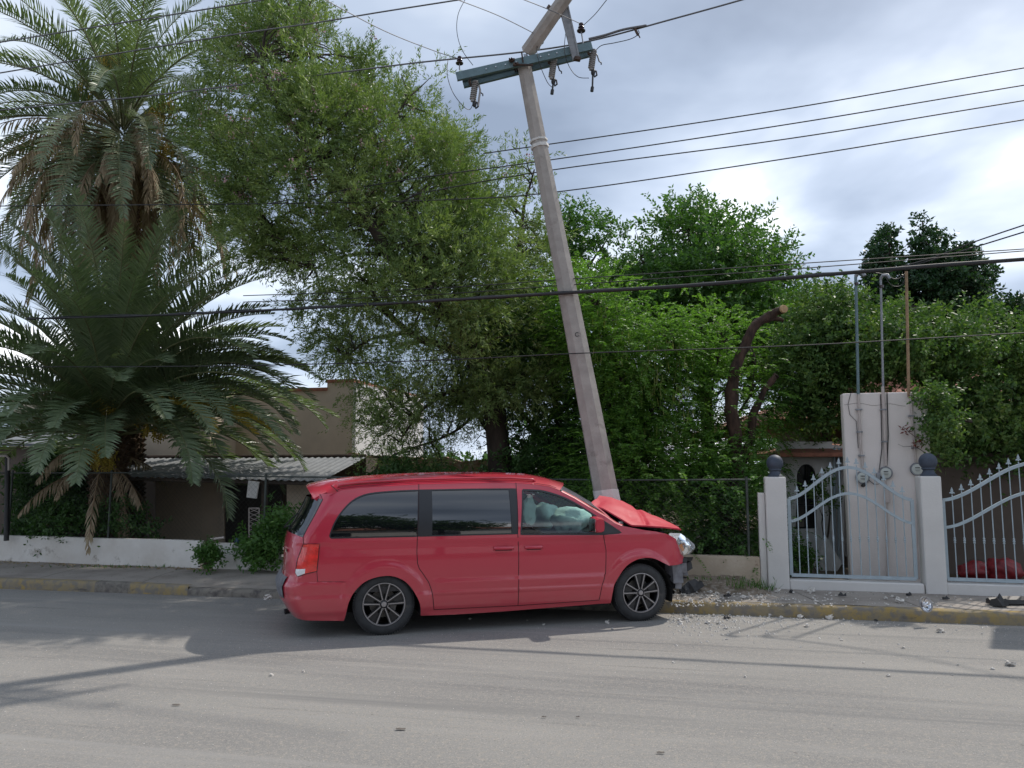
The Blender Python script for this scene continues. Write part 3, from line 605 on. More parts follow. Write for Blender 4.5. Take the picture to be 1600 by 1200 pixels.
nc = empty('shadow_canopy', (9, 11, .14), 'unseen flat canopy added beyond the right edge to shade the gutter', 'canopy')  # added out of view to cast the wedge shadow on the road
b = MB(); b.prism([(7.06, 10.25), (11.5, 9.2), (12.2, 10.6), (7.75, 11.3)], 3.45, 3.57); b.build('slab', M['whitewall'], nc)
for q in ((8.6, 10.35), (11.2, 9.75)): MB().box((q[0], q[1], 1.78), (.14, .14, 3.3)).build('post', M['whitewall'], nc)

# ---------------------------------------------------------------- utility pole
PL = Vector((1.60, 11.2, .1)); PT = at(818, 97, 11.2)
up = empty('utility_pole', PL, 'leaning octagonal concrete utility pole snapped near its top above the crashed van', 'utility pole')
def octo(b, a, c, ra, rb, n=8, jag0=0, jag1=0, seg=12, mi=0):
    a, c = Vector(a), Vector(c); t = (c-a).normalized(); u = t.orthogonal().normalized(); u.rotate(Matrix.Rotation(R(22.5), 3, t)); w_ = t.cross(u); rows = []
    for i in range(seg+1):
        q = i/seg; p = a.lerp(c, q); r_ = ra+(rb-ra)*q; row = []
        for k in range(n+1):
            an = 2*math.pi*(k % n)/n; j = 0
            if i == 0 and jag0: j = jag0*noise.noise(Vector((k % n*2.3, 1, 0)))
            if i == seg and jag1: j = jag1*noise.noise(Vector((k % n*2.9, 4, 0)))
            row.append(p+(u*math.cos(an)+w_*math.sin(an))*r_+t*j)
        rows.append(row)
    b.grid(rows, mi)
    b.add(rows[0][:-1], [tuple(range(n-1, -1, -1))], mi); b.add(rows[-1][:-1], [tuple(range(n))], mi)
b = MB(); octo(b, PL, PT, .198, .108, jag1=.06); b.build('shaft', M['concrete'], up)
dirp = (PT-PL).normalized()
pz = lambda y, x=0: PL+dirp*((at(945, 775, 11.2).z+(y-775)*-.0093-.1)/dirp.z)
b = MB(); octo(b, PL+dirp*.15, PL+dirp*1.47, .1985, .1895, jag1=.05, seg=3); b.build('whitewashed_foot', M['whitewash'], up)
b = MB()
for x, y, t in ((877, 412, .1), (884, 438, .06), (887, 452, .1)):
    p = at(x, y, 11.2); c = PL+dirp*((p.z-PL.z)/dirp.z); b.tube([c, c+dirp*t], .16-.0095*(c.z-1), 12)
b.build('strap', M['steelgrey'], up)
b = MB()
c = PL+dirp*((at(845, 232, 11.2).z-PL.z)/dirp.z); b.tube([c, c+dirp*.05], .139, 8); c = PL+dirp*((at(838, 222, 11.2).z-PL.z)/dirp.z); b.tube([c, c+dirp*.03], .137, 8); b.build('strap', M['whitewash'], up)
# small stencilled marks
def mark(px, py, txt, s_, mm):
    p = at(px, py, 11.0); cu = bpy.data.curves.new('pole_mark', 'FONT'); cu.body = txt; cu.size = s_; cu.align_x = 'CENTER'; cu.align_y = 'CENTER'; cu.extrude = .0015
    o = bpy.data.objects.new('pole_mark', cu); C.objects.link(o)
    dg = bpy.context.evaluated_depsgraph_get(); me = bpy.data.meshes.new_from_object(o.evaluated_get(dg)); bpy.data.objects.remove(o)
    o = bpy.data.objects.new('pole_mark', me); C.objects.link(o); me.materials.append(mm); o.parent = up
    zz_ = p.z; cc = PL+dirp*((zz_-PL.z)/dirp.z); rad = .198-.09*((zz_-.1)/7.9)
    o.location = Vector((cc.x, cc.y-rad*.93-.003, cc.z))-PL; o.rotation_euler = (R(90), R(-10), 0)
mark(905, 522, 'C', .09, M['black']); mark(845, 242, 'N', .13, M['concrete'])
# snapped top piece, folded over to the right and towards the street
T0 = at(824, 82, 11.15); T1 = at(885, -6, 10.7)+(at(885, -6, 10.7)-T0)*.35
b = MB(); octo(b, T0, T1, .115, .10, jag0=.09, seg=6); b.build('snapped_top', M['concrete'], up)
b = MB()
for k in range(6):
    q = T0+Vector(((random.random()-.5)*.12, (random.random()-.5)*.1, -.02)); b.tube([q, q+Vector((.01, 0, -.08)), PT+Vector(((random.random()-.5)*.1, 0, .02))], .006, 5)
b.build('bent_rebar', M['rust'], up)
c = at(866, 18, 10.9); b = MB(); td = (T1-T0).normalized(); b.tube([c-td*.03, c+td*.03], .128, 10); b.build('band', M['rust'], up)
# crossarm: two steel channels either side of the pole
AL = at(713, 119, 11.05); AR = at(925, 71, 11.05)
AL2 = at(724, 133, 11.33); AR2 = at(922, 84, 11.33)
def channel(b, a, c, h, d, t, side):
    a, c = Vector(a), Vector(c); ax = (c-a).normalized(); upv = Vector((0, 0, 1)); upv = (upv-ax*upv.dot(ax)).normalized(); nv = ax.cross(upv).normalized()*side
    for (o0, w_, hh) in ((Vector((0, 0, 0)), t, h), (upv*(h/2-t/2)+nv*(d/2), d, t), (-upv*(h/2-t/2)+nv*(d/2), d, t)):
        lp = [a+o0+upv*hh/2+nv*w_/2, a+o0-upv*hh/2+nv*w_/2, a+o0-upv*hh/2-nv*w_/2, a+o0+upv*hh/2-nv*w_/2]
        b.slab(lp, c-a)
    return upv, nv, ax
b = MB(); upv, nv, ax = channel(b, AL, AR, .125, .05, .008, -1); b.build('crossarm_channel', M['steel'], up)
b = MB(); channel(b, AL2, AR2, .115, .05, .008, 1); b.build('crossarm_channel', M['steel'], up)
M['skyhole'] = mat('sky_hole_tone', (.55, .6, .66), .4, metal=.2)  # pale discs: sky brightness through the crossarm holes put into the colour
b = MB()
for q in (.22, .29, .62, .68, .36, .44, .74):
    p = AL.lerp(AR, q)-nv*(-.006); p = AL.lerp(AR, q)+Vector((0, -.012, .0)); b.tube([p, p+Vector((0, -.01, 0))], .011, 8)
b.build('sky_hole_disc', M['skyhole'], up)
b = MB()
for q in (.40, .415): p = AL.lerp(AR, q); b.tube([p+Vector((-.02, -.10, .03)), p+Vector((.08, .3, .03))], .012, 6); b.box(p+Vector((0, -.05, .03)), (.06, .04, .03)); b.box(p+Vector((.06, -.04, -.03)), (.05, .04, .03))
p = AL.lerp(AR, .48); b.tube([p+Vector((.02, -.06, -.05)), p+Vector((0, -.05, .12))], .012, 6); b.tube([p+Vector((-.12, -.02, -.06)), p+Vector((.17, -.02, -.07))], .016, 6)
b.build('clamp_bolts', M['rust'], up)
# brace channel hanging from the top piece
b = MB(); b.slab([at(868, -12, 10.75), at(882, -12, 10.75), at(905, 93, 11.0), at(895, 93, 11.0)], (.0, .05, 0)); b.slab([at(882, -12, 10.74), at(884, -12, 10.74), at(907, 93, 10.99), at(904, 93, 10.99)], (0, .07, 0)); b.build('hanging_brace', M['steelgrey'], up)
b = MB(); b.box(at(902, 92, 10.98), (.09, .07, .05), rz=.3); b.build('brace_end', M['rust'], up)
# pin insulators
def pin(px, py, Y, s=1):
    p = at(px, py, Y); T = Matrix.Translation(p) @ Matrix.Scale(s, 4)
    MB().lathe([(0, .10), (.035, .10), (.04, .075), (.028, .06), (.045, .045), (.05, .03), (.035, .022), (.07, -.02), (.066, -.032), (.03, -.02), (0, -.02)], 16, T).build('pin_insulator', M['porcelain'], up, smooth=40)
    MB().tube([p+Vector((0, 0, -.02*s)), p+Vector((.03 if px > 900 else 0, 0, -.12 if px < 900 else -.24))], .010, 6).build('insulator_pin', M['steelgrey'], up)
pin(718, 97, 11.1, .85); pin(843, 64, 11.1, .95); pin(908, 46, 11.1, .95)
# fuse cutouts hanging below the crossarm
def cutout(px, py, Y, open_, ln):
    p = at(px, py, Y); n0 = len(up.children)
    b = MB(); b.tube([p+Vector((-.05, 0, .30)), p+Vector((-.06, 0, .20)), p+Vector((-.045, 0, .14)), p+Vector((0, 0, .12))], .024, 6); b.build('cutout_bracket', M['rust'], up)
    pr = []; zt = .19
    for i in range(9): pr += [(.028, zt-i*.032), (.052, zt-i*.032-.010), (.050, zt-i*.032-.018), (.028, zt-i*.032-.024)]
    T = Matrix.Translation(p) @ Matrix.Rotation(R(8), 4, 'Y')
    MB().lathe([(0, .21), (.045, .205), (.05, .19)]+pr+[(.03, -.12), (0, -.13)], 14, T).build('cutout_insulator', M['polymer'], up, smooth=40)
    b = MB(); b.sphere(p+Vector((.02, 0, -.16)), .045, 8, 6, sc=(.8, 1, 1.2), jit=.5); b.tube([p+Vector((.0, 0, -.12)), p+Vector((.06, -.02, -.15)), p+Vector((.07, -.02, -.21)), p+Vector((.03, -.02, -.24))], .014, 6)
    b.tube([p+Vector((.03, 0, .19)), p+Vector((.08, 0, .12)), p+Vector((.11, 0, .02)), p+Vector((.14, 0, .0)), p+Vector((.14, 0, -.03))], .010, 6); b.build('cutout_hinge', M['black'], up)
    if open_: MB().tube([p+Vector((.07, -.02, -.2)), p+Vector((.10, -.02, .05)), p+Vector((.08, -.02, .13))], .016, 8).build('fuse_tube', M['polymer'], up)
    else:
        b = MB(); b.tube([p+Vector((.01, 0, -.2)), p+Vector((0, -.02, -.2-ln))], .014, 8); b.tube([p+Vector((0, -.02, -.2-ln)), p+Vector((-.01, -.02, -.27-ln))], .026, 8); b.build('fuse_tube', M['black'], up)
for _c in []: pass
cutout(740, 147, 11.2, True, 0); cutout(863, 112, 11.2, False, .10); cutout(925, 98, 11.2, False, .2)

# ---------------------------------------------------------------- wires
PLANE = (11.2, -.204, 1.0)
def wpt(x, y, off=0): return on_line(x, y, PLANE[0]+off, PLANE[1], PLANE[2])
def smoothp(pts, sub=8):
    P_ = [Vector(p) for p in pts]; out_ = []
    for i in range(len(P_)-1):
        p0 = P_[max(i-1, 0)]; p1 = P_[i]; p2 = P_[i+1]; p3 = P_[min(i+2, len(P_)-1)]
        for k in range(sub):
            t = k/sub; out_.append(.5*((2*p1)+(p2-p0)*t+(2*p0-5*p1+4*p2-p3)*t*t+(3*p1-p0-3*p2+p3)*t**3))
    return out_+[P_[-1]]
def wire(pts, r, lab, m=None, off=0, grp=None, ext=True, sub=8, nm='overhead_wire', raw=False):
    P_ = [Vector(p) for p in pts] if raw else [wpt(x, y, off) for x, y in pts]
    if ext and not raw:
        for e in ((0, 1), (-1, -2)):
            x, y = pts[e[0]]
            if x <= 5 or x >= 1595:
                d = (P_[e[0]]-P_[e[1]]).normalized()*9
                (P_.insert(0, P_[0]+d) if e[0] == 0 else P_.append(P_[-1]+d))
    Q = smoothp(P_, sub); b = MB(); b.tube(Q, r, 6); o = b.build(nm, m or M['wire'], loc=Q[0], smooth=50)
    return tag(o, lab, 'wire', grp)
Q = [wpt(x, y, -.22) for x, y in [(42, 498), (230, 493), (450, 483), (680, 470), (893, 457), (1080, 446), (1280, 430), (1450, 416), (1600, 405)]]; Q.append(Q[-1]+(Q[-1]-Q[-2]).normalized()*9)
Q = smoothp(Q, 8); b = MB(); b.tube(Q, [min(.027, .012+.017*i/40) for i in range(len(Q))], 8)
for k in (1, 2): b.tube([q+Vector((0, .02*k, .022*math.sin(i*.9+k*2.4)+.01)) for i, q in enumerate(Q)], .009, 5)
tag(b.build('cable_bundle', M['wire'], loc=Q[0], smooth=50), 'thick black cable bundle crossing the whole picture in front of the trees', 'cable')
G = 'bare wires on the line side of the pole'
wire([(0, 330), (420, 318), (755, 240), (1180, 178), (1600, 106)][2:], .009, 'uppermost of the four thin wires running right from the pole against the clouds', grp=G, off=.3)
wire([(420, 318), (640, 280), (845, 252), (1220, 196), (1600, 133)], .009, 'second from the top of the four thin wires running right from the pole', grp=G, off=.3)
wire([(640, 305), (860, 266), (1230, 217), (1600, 157)], .009, 'third from the top of the four thin wires running right from the pole', grp=G, off=.3)
wire([(0, 322), (430, 318), (700, 312), (885, 298), (1240, 246), (1600, 187)], .009, 'lowest of the four thin wires running right from the pole', grp=G, off=.3)
wire([(0, 573), (200, 573), (445, 570), (700, 562), (905, 552), (1240, 540), (1600, 520)], .008, 'thin low wire crossing the trees below the thick cable bundle', off=-.2)
wire([(380, 462), (650, 452), (890, 436), (1230, 413), (1600, 389)], .007, 'upper of two thin wires just above the thick cable bundle', off=-.1)
wire([(380, 472), (650, 462), (890, 445), (1230, 421), (1600, 392)], .007, 'lower of two thin wires just above the thick cable bundle', off=-.1)
wire([(0, 114), (180, 84), (365, 54), (490, 36), (600, 18), (715, 0), (800, -14)], .012, 'top left wire passing over the palm and out of the top edge', M['wiregrey'], off=-.4)
wire([(0, 66), (200, 34), (385, 4), (450, -8)], .012, 'highest wire in the top left corner', M['wiregrey'], off=-.7)
wire([(0, 172), (210, 152), (330, 138), (540, 112), (660, 97), (818, 81), (922, 64), (1050, 30), (1165, -2), (1250, -28)], .013, 'steel line wire attached behind the crossarm and rising to the right', M['wiregrey'], off=.12)
def w3(pts, r, lab, m=None, grp=None): return wire([at(x, y, Y) for x, y, Y in pts], r, lab, m, raw=True, grp=grp)
w3([(920, 61, 11.15), (945, 55, 11.15), (975, 46, 11.1), (1010, 40, 11.1)], .019, 'thick splice sleeve of the line wire right of the crossarm', M['wiregrey'])
J = 'jumper wires around the crossarm'
w3([(505, -2, 9.0), (600, 48, 9.9), (680, 80, 10.8), (718, 92, 11.1)], .006, 'slack wire coming down from the top edge to the left insulator', M['wiregrey'])
w3([(713, -1, 9.5), (780, 25, 10.3), (842, 56, 11.1)], .006, 'slack wire coming down from the top edge to the middle insulator', M['wiregrey'])
w3([(812, -3, 9.6), (860, 16, 10.3), (907, 37, 11.1)], .006, 'slack wire coming down from the top edge to the right insulator', M['wiregrey'])
w3([(950, -3, 10), (930, 22, 10.6), (911, 40, 11.1)], .006, 'short wire rising from the right insulator to the top edge', M['wiregrey'])
w3([(728, -3, 10.8), (716, 22, 10.9), (714, 50, 11), (722, 78, 11), (739, 102, 11.05)], .005, 'thin jumper looping down left of the pole onto the crossarm', grp=J)
w3([(700, 93, 11.1), (699, 118, 11), (708, 145, 11), (724, 166, 11), (734, 171, 11.1), (739, 162, 11.2)], .005, 'thin jumper drooping from the left insulator to the left cutout', grp=J)
w3([(841, 62, 11.05), (839, 82, 11), (845, 105, 11), (855, 128, 11.05), (862, 136, 11.15)], .005, 'thin jumper drooping to the middle cutout', grp=J)
w3([(884, 50, 11), (882, 80, 10.95), (890, 105, 11), (903, 120, 11), (920, 122, 11.15)], .005, 'thin jumper drooping to the right cutout', grp=J)
w3([(930, 80, 11.2), (940, 71, 11.2), (960, 67, 11.2), (985, 61, 11.15), (998, 53, 11.1), (997, 47, 11.1)], .006, 'jumper from the right cutout up to the line wire clamp', grp=J)
b = MB(); b.tube([at(992, 45, 11.1), at(997, 55, 11.1)], .02, 6); b.tube([at(990, 44, 11.1), at(1008, 40, 11.1)], .018, 6); b.tube([at(998, 55, 11.1), at(1000, 59, 11.1)], .01, 5); tag(b.build('wire_clamp', M['rust'], loc=at(992, 45, 11.1)), 'rusty clamp hanging on the line wire right of the crossarm', 'clamp')
D = 'service drops meeting at the masts'
w3([(1378, 424, 11.55), (1450, 405, 11.3), (1525, 377, 11), (1605, 350, 10.6), (1700, 318, 10)], .010, 'uppermost service drop running from the masts to the right edge', grp=D)
w3([(1378, 428, 11.55), (1450, 408, 11.3), (1530, 384, 11), (1605, 361, 10.6), (1700, 333, 10)], .010, 'lower service drop running from the masts to the right edge', grp=D)
w3([(1338, 432, 11.64), (1348, 425, 11.6), (1378, 428, 11.55), (1400, 436, 11.5), (1419, 426, 11.5)], .008, 'tangled drop wires strung between the three mast tops', grp=D)
w3([(1380, 426, 11.55), (1392, 445, 11.5), (1408, 446, 11.5), (1417, 430, 11.5)], .006, 'short slack loop between the middle mast and the wooden post', grp=D)

# ---------------------------------------------------------------- the crashed van (x forward from the rear axle, y to the left, z up)
def paint():
    m = bpy.data.materials.new('red_car_paint'); m.use_nodes = True; t = m.node_tree; b = t.nodes['Principled BSDF']
    tcn = nd(t, 'ShaderNodeTexCoord'); sp_ = nd(t, 'ShaderNodeSeparateXYZ'); t.links.new(tcn.outputs['Object'], sp_.inputs[0])
    base = nd(t, 'ShaderNodeRGB'); base.outputs[0].default_value = (.50, .010, .040, 1)
    dust = nd(t, 'ShaderNodeRGB'); dust.outputs[0].default_value = (.40, .17, .15, 1)
    mr = nd(t, 'ShaderNodeMapRange'); mr.inputs['From Min'].default_value = .85; mr.inputs['From Max'].default_value = .2; mr.inputs['To Min'].default_value = 0; mr.inputs['To Max'].default_value = .30; t.links.new(sp_.outputs['Z'], mr.inputs['Value'])
    ns = nd(t, 'ShaderNodeTexNoise', i_Scale=3.5, i_Detail=7.0, i_Roughness=.65); t.links.new(tcn.outputs['Object'], ns.inputs['Vector'])
    ad_ = nd(t, 'ShaderNodeMath', operation='MULTIPLY_ADD'); ad_.inputs[1].default_value = 1.3; ad_.inputs[2].default_value = .25; t.links.new(ns.outputs['Fac'], ad_.inputs[0])
    mu = nd(t, 'ShaderNodeMath', operation='MULTIPLY'); t.links.new(mr.outputs[0], mu.inputs[0]); t.links.new(ad_.outputs[0], mu.inputs[1])
    a2 = nd(t, 'ShaderNodeMath', operation='ADD'); a2.inputs[1].default_value = .03; t.links.new(mu.outputs[0], a2.inputs[0])
    x = nd(t, 'ShaderNodeMixRGB'); t.links.new(a2.outputs[0], x.inputs[0]); t.links.new(base.outputs[0], x.inputs[1]); t.links.new(dust.outputs[0], x.inputs[2])
    t.links.new(x.outputs[0], b.inputs['Base Color']); b.inputs['Roughness'].default_value = .38; b.inputs['Metallic'].default_value = .0
    b.inputs['Coat Weight'].default_value = 1; b.inputs['Coat Roughness'].default_value = .04
    return m
M['paint'] = paint(); M['hoodpaint'] = paint(); M['hoodpaint'].name = 'dusty_red_hood_paint'
_b = M['hoodpaint'].node_tree.nodes['Principled BSDF']; _b.inputs['Coat Weight'].default_value = .12; _b.inputs['Specular IOR Level'].default_value = .3; _b.inputs['Roughness'].default_value = .6; _b.inputs['Coat Roughness'].default_value = .2
for _n in M['hoodpaint'].node_tree.nodes:
    if _n.type == 'MATH' and _n.operation == 'ADD': _n.inputs[1].default_value = .09
M['gap'] = mat('panel_gap', (.02, .004, .006), .7)
M['tint'] = mat('privacy_glass', (.006, .007, .009), .02, spec=1.0, coat=0); M['tint'].node_tree.nodes['Principled BSDF'].inputs['IOR'].default_value = 1.62
M['trim'] = mat('black_trim', (.022, .023, .027), .35)
M['rubber'] = mat('rubber', (.02, .02, .02), .8)
M['tyre'] = mat('tyre_rubber', (.030, .031, .033), .75, var=.25, vscale=10, dirt=((.085, .078, .07), 6, .58))
M['rimblack'] = mat('black_rim', (.02, .02, .022), .35)
M['rimface'] = mat('machined_rim_face', (.36, .34, .34), .38, metal=.6)
M['disc'] = mat('brake_disc', (.12, .115, .11), .5, metal=.6, var=.3)
M['well'] = mat('wheel_well', (.012, .012, .013), .9)
M['seat'] = mat('seat_fabric', (.05, .05, .055), .9)
M['airbag'] = mat('airbag_fabric', (.75, .88, .80), .85, var=.08, bump=.4, bscale=12)
M['lampred'] = mat('red_lamp', (.75, .035, .03), .12, coat=1, var=.25, vscale=14)
M['lampwhite'] = mat('white_lamp', (.75, .74, .76), .15, coat=1, var=.1, vscale=30)
M['chrome'] = mat('chrome', (.7, .7, .72), .12, metal=1)
M['amber'] = mat('amber_reflector', (.75, .25, .07), .2, coat=1)
M['absorber'] = mat('grey_torn_plastic', (.15, .15, .165), .6, var=.3, vscale=10)
M['hooddust'] = M['paint']
def glassmat(name, tint, dens):
    m = bpy.data.materials.new(name); m.use_nodes = True; t = m.node_tree; o = t.nodes['Material Output']; t.nodes.remove(t.nodes['Principled BSDF'])
    g = nd(t, 'ShaderNodeBsdfGlossy'); g.inputs['Roughness'].default_value = .03; g.inputs['Color'].default_value = (.9, .95, 1, 1)
    tr = nd(t, 'ShaderNodeBsdfTransparent'); tr.inputs[0].default_value = (*tint, 1)
    fr = nd(t, 'ShaderNodeFresnel'); fr.inputs['IOR'].default_value = dens
    ms = nd(t, 'ShaderNodeMixShader'); t.links.new(fr.outputs[0], ms.inputs[0]); t.links.new(tr.outputs[0], ms.inputs[1]); t.links.new(g.outputs[0], ms.inputs[2]); t.links.new(ms.outputs[0], o.inputs['Surface'])
    return m
M['glassfront'] = glassmat('tinted_front_glass', (.66, .80, .78), 1.6)
M['lens'] = glassmat('clear_lens', (.85, .88, .88), 1.6)

def itp(t, x):
    if x <= t[0][0]: return t[0][1]
    for a, c in zip(t, t[1:]):
        if x <= c[0]: return a[1]+(c[1]-a[1])*(x-a[0])/(c[0]-a[0])
    return t[-1][1]
XE = [(.15,-.78),(.30,-.86),(.5,-.90),(.65,-.88),(.9,-.84),(1.1,-.80),(1.3,-.68),(1.52,-.56),(1.7,-.5)]
XC = [(.15,-.99),(.27,-1.08),(.4,-1.165),(.56,-1.185),(.64,-1.14),(.68,-1.125),(.8,-1.125),(1.0,-1.12),(1.15,-1.08),(1.22,-1.03),(1.4,-.935),(1.6,-.845),(1.7,-.82)]
def half(x, z):
    b = .985
    if z < .45: b -= .035*min(1, ((.45-z)/.25))**2
    if z > 1.02: b -= .15*((z-1.02)/.6)**1.9
    elif z > .45: b -= .012*((z-.75)/.3)**2
    xe = itp(XE, z); xc = itp(XC, z)
    if x < xe:
        q = min(.985, (xe-x)/(xe-xc)); b *= (1-q**2.4)**(1/2.4)
    if x > 3.1:
        q = min(.985, (x-3.1)/.9); b *= (1-q**2.8)**(1/2.8)
    return b
def ss(a, c, x): t = min(1, max(0, (x-a)/(c-a))); return t*t*(3-2*t)
def detail(x, z):
    d = 0
    for wx, wz in ((0, .30), (3.10, .335)):
        r_ = math.hypot(x-wx, z-wz)
        if z > .2: d += .016*(1-ss(.45, .53, r_))
    if .54 < x < 2.62 and .35 < z < .68:               # body-side moulding
        d += .012*(ss(.425, .44, z)*(1-ss(.575, .59, z)))
    if z < .3: d -= .012*(1-ss(.24, .28, z))
    d += .006*math.exp(-((z-1.0)/.02)**2)*(x > -.6)    # shoulder crease
    if x < -.43 and z < .62: d += .012*ss(.63, .60, z) if False else .010*(1-ss(.595, .615, z))
    return d
def near(x, z, off=0): return -(half(x, z)+detail(x, z)+off)

van = empty('minivan', (-1.6695, 9.7815, 0), 'dusty red minivan with crumpled raised hood crashed against the leaning pole', 'car', rz=R(14.966))
arc_r = [(.408,.193),(.394,.321),(.346,.429),(.273,.537),(.182,.611),(.056,.654),(-.086,.647),(-.225,.599),(-.327,.507),(-.394,.389),(-.424,.25),(-.44,.18)]
arc_f = [(3.482,.654),(3.387,.698),(3.276,.747),(3.147,.764),(3.019,.739),(2.892,.667),(2.788,.537),(2.722,.407),(2.698,.235)]
def sm2(pts, k=4):
    P_ = [Vector((*p, 0)) for p in pts]; return [(v.x, v.y) for v in smoothp(P_, k)]
arc_r = sm2(arc_r, 3); arc_f = sm2(arc_f, 3)
def xj(z):                                            # where the side sheet hands over to the rear sheet
    xe = itp(XE, z); xc = itp(XC, z); return xe-(xe-xc)*.80
gut = [(-.675,1.515),(-.58,1.572),(-.498,1.607),(-.3,1.632),(.39,1.666),(1.0,1.678),(1.547,1.679),(1.787,1.659),(1.987,1.629),(2.12,1.570),(2.27,1.492),(2.474,1.367),(2.643,1.27),(2.773,1.183),(2.852,1.153)]
rear_edge = [(xj(z), z) for z in [.22,.27,.33,.4,.48,.56,.61,.64,.68,.75,.85,.95,1.05,1.15,1.2,1.25,1.3,1.35,1.4,1.45,1.5,1.53]]
front_edge = [(3.016,1.122),(3.14,1.097),(3.30,1.075),(3.445,1.045),(3.54,1.01),(3.613,.968),(3.625,.92),(3.67,.85),(3.72,.78),(3.77,.72),(3.80,.69),(3.73,.66),(3.60,.652)]
outer = rear_edge+[(-.76, 1.555)]+gut[1:]+front_edge+arc_f+[(2.687,.236),(2.0,.215),(1.319,.195),(.8,.188)]+arc_r+[(-.70,.195),(-.85,.205)]
lo_q = sm2([(-.617,1.104),(-.584,1.206),(-.532,1.308),(-.444,1.42),(-.337,1.507),(-.191,1.56),(.066,1.585),(.381,1.597)], 3)+[(.357,1.084),(-.60,1.084)]
lo_s = [(.386,1.597),(1.0,1.604),(1.545,1.604),(1.535,1.3),(1.527,1.087),(.362,1.084)]
lo_f = sm2([(1.635,1.592),(1.755,1.588),(1.895,1.574),(2.127,1.503),(2.315,1.406),(2.516,1.278),(2.84,1.072)], 3)+[(2.609,1.058),(1.575,1.080)]
rg = [(-.905,1.095),(-.86,1.19),(-.79,1.32),(-.70,1.50)]        # front edge of the tailgate glass on the corner
lo_rg = rg+[(-.835,1.52),(xj(1.5)-.1,1.5),(-1.2,1.2),(-1.2,1.13),(-1.02,1.125)]
lo_tail = [(-.898,1.025),(-.723,1.022),(-.745,.73),(-.855,.708),(-.946,.68),(-.972,.715),(-.956,.852),(-.921,.956)]
lo_white = [(-.968,.755),(-.868,.760),(-.872,.712),(-.947,.682),(-.972,.715)]
s1 = [(.386,1.668),(.36,1.2),(.353,1.067),(.350,.9),(.359,.782),(.38,.72),(.415,.674),(.49,.564),(.525,.47),(.537,.404),(.556,.256)]
s2 = [(1.560,1.680),(1.545,1.3),(1.536,1.077),(1.547,.893),(1.543,.258)]
s3 = [(2.609,1.058),(2.642,.864),(2.633,.599),(2.578,.432),(2.55,.281)]
rock = [(.556,.256),(1.543,.258),(2.55,.281)]
door_s = [s1[0]]+s1[1:]+[s2[-1]]+s2[::-1][1:]
door_f = s2+[(2.55,.281)]+s3[::-1][1:]+[(2.84,1.072),(2.75,1.15),(2.516,1.30),(2.315,1.43),(2.127,1.53),(1.9,1.605),(1.72,1.63),(1.60,1.64)]
bump_r = [(-2,.615),(-.733,.615),(-.43,.605),(-.36,.45),(-.38,0),(-2,0)]
def sheet_mesh(step=.028):
    pts = []; ed = []
    def loop(lp, closed=True):
        n0 = len(pts); seq = []
        P_ = lp+[lp[0]] if closed else lp
        for a, c in zip(P_, P_[1:]):
            L_ = math.hypot(c[0]-a[0], c[1]-a[1]); k = max(1, int(L_/.035))
            for i in range(k): seq.append((a[0]+(c[0]-a[0])*i/k, a[1]+(c[1]-a[1])*i/k))
        if not closed: seq.append(P_[-1])
        pts.extend(seq); n = len(seq)
        ed.extend([(n0+i, n0+(i+1) % n) for i in range(n if closed else n-1)])
    loop(outer)
    for lp in (lo_q, lo_s, lo_f, lo_tail, lo_white): loop(lp)
    loop(rg+[(-.80,1.525)], False); loop([(-.905,1.095),(-1.0,1.12),(-1.08,1.125)], False)
    loop(s1, False); loop(s2, False); loop(s3, False); loop(rock, False); loop(bump_r[:4], False)
    loop(door_f[door_f.index((2.55,.281))+len(s3)-1:]+[s2[0]], False)
    bnd = [Vector(p) for p in pts]
    A = np.array(pts)
    x = -1.15
    while x < 3.9:
        z = .2
        while z < 1.7:
            if inpoly((x, z), outer) and np.min((A[:, 0]-x)**2+(A[:, 1]-z)**2) > .014**2: bnd.append(Vector((x, z)))
            z += step*.72
        x += step
    vv, ee, ff, *_ = delaunay_2d_cdt(bnd, ed, [], 0, 1e-6)
    reg = {}
    for f in ff:
        c = (vv[f[0]]+vv[f[1]]+vv[f[2]])/3; c = (c.x, c.y)
        if not inpoly(c, outer): continue
        if abs((vv[f[1]]-vv[f[0]]).cross(vv[f[2]]-vv[f[0]])) < 1e-9: continue
        k = 'body'
        if inpoly(c, lo_q): k = 'qglass'
        elif inpoly(c, lo_s): k = 'sglass'
        elif inpoly(c, lo_f): k = 'fglass'
        elif inpoly(c, lo_white): k = 'white'
        elif inpoly(c, lo_tail): k = 'tail'
        elif inpoly(c, lo_rg): k = 'rglass'
        elif inpoly(c, bump_r): k = 'bumper'
        elif inpoly(c, door_s): k = 'sdoor'
        elif inpoly(c, door_f): k = 'fdoor'
        reg.setdefault(k, []).append(tuple(f))
    return vv, reg
VV, REG = sheet_mesh()
POLE_L = None
def side_part(keys, name, mats, side=-1, off=0, fn=None, parent=None, smooth=True):
    b = MB(); idx = {}; vs_ = []; fs = []
    for k in keys:
        for f in REG.get(k, []):
            q = []
            for i in f:
                if i not in idx:
                    idx[i] = len(vs_); x, z = VV[i].x, VV[i].y; y = half(x, z)+detail(x, z)+off
                    p = Vector((x, side*y, z)); vs_.append(fn(p) if fn else p)
                q.append(idx[i])
            fs.append(tuple(q) if side < 0 else tuple(q[::-1]))
    b.add(vs_, fs); return b.build(name, mats, parent or van, local=True, smooth=smooth)
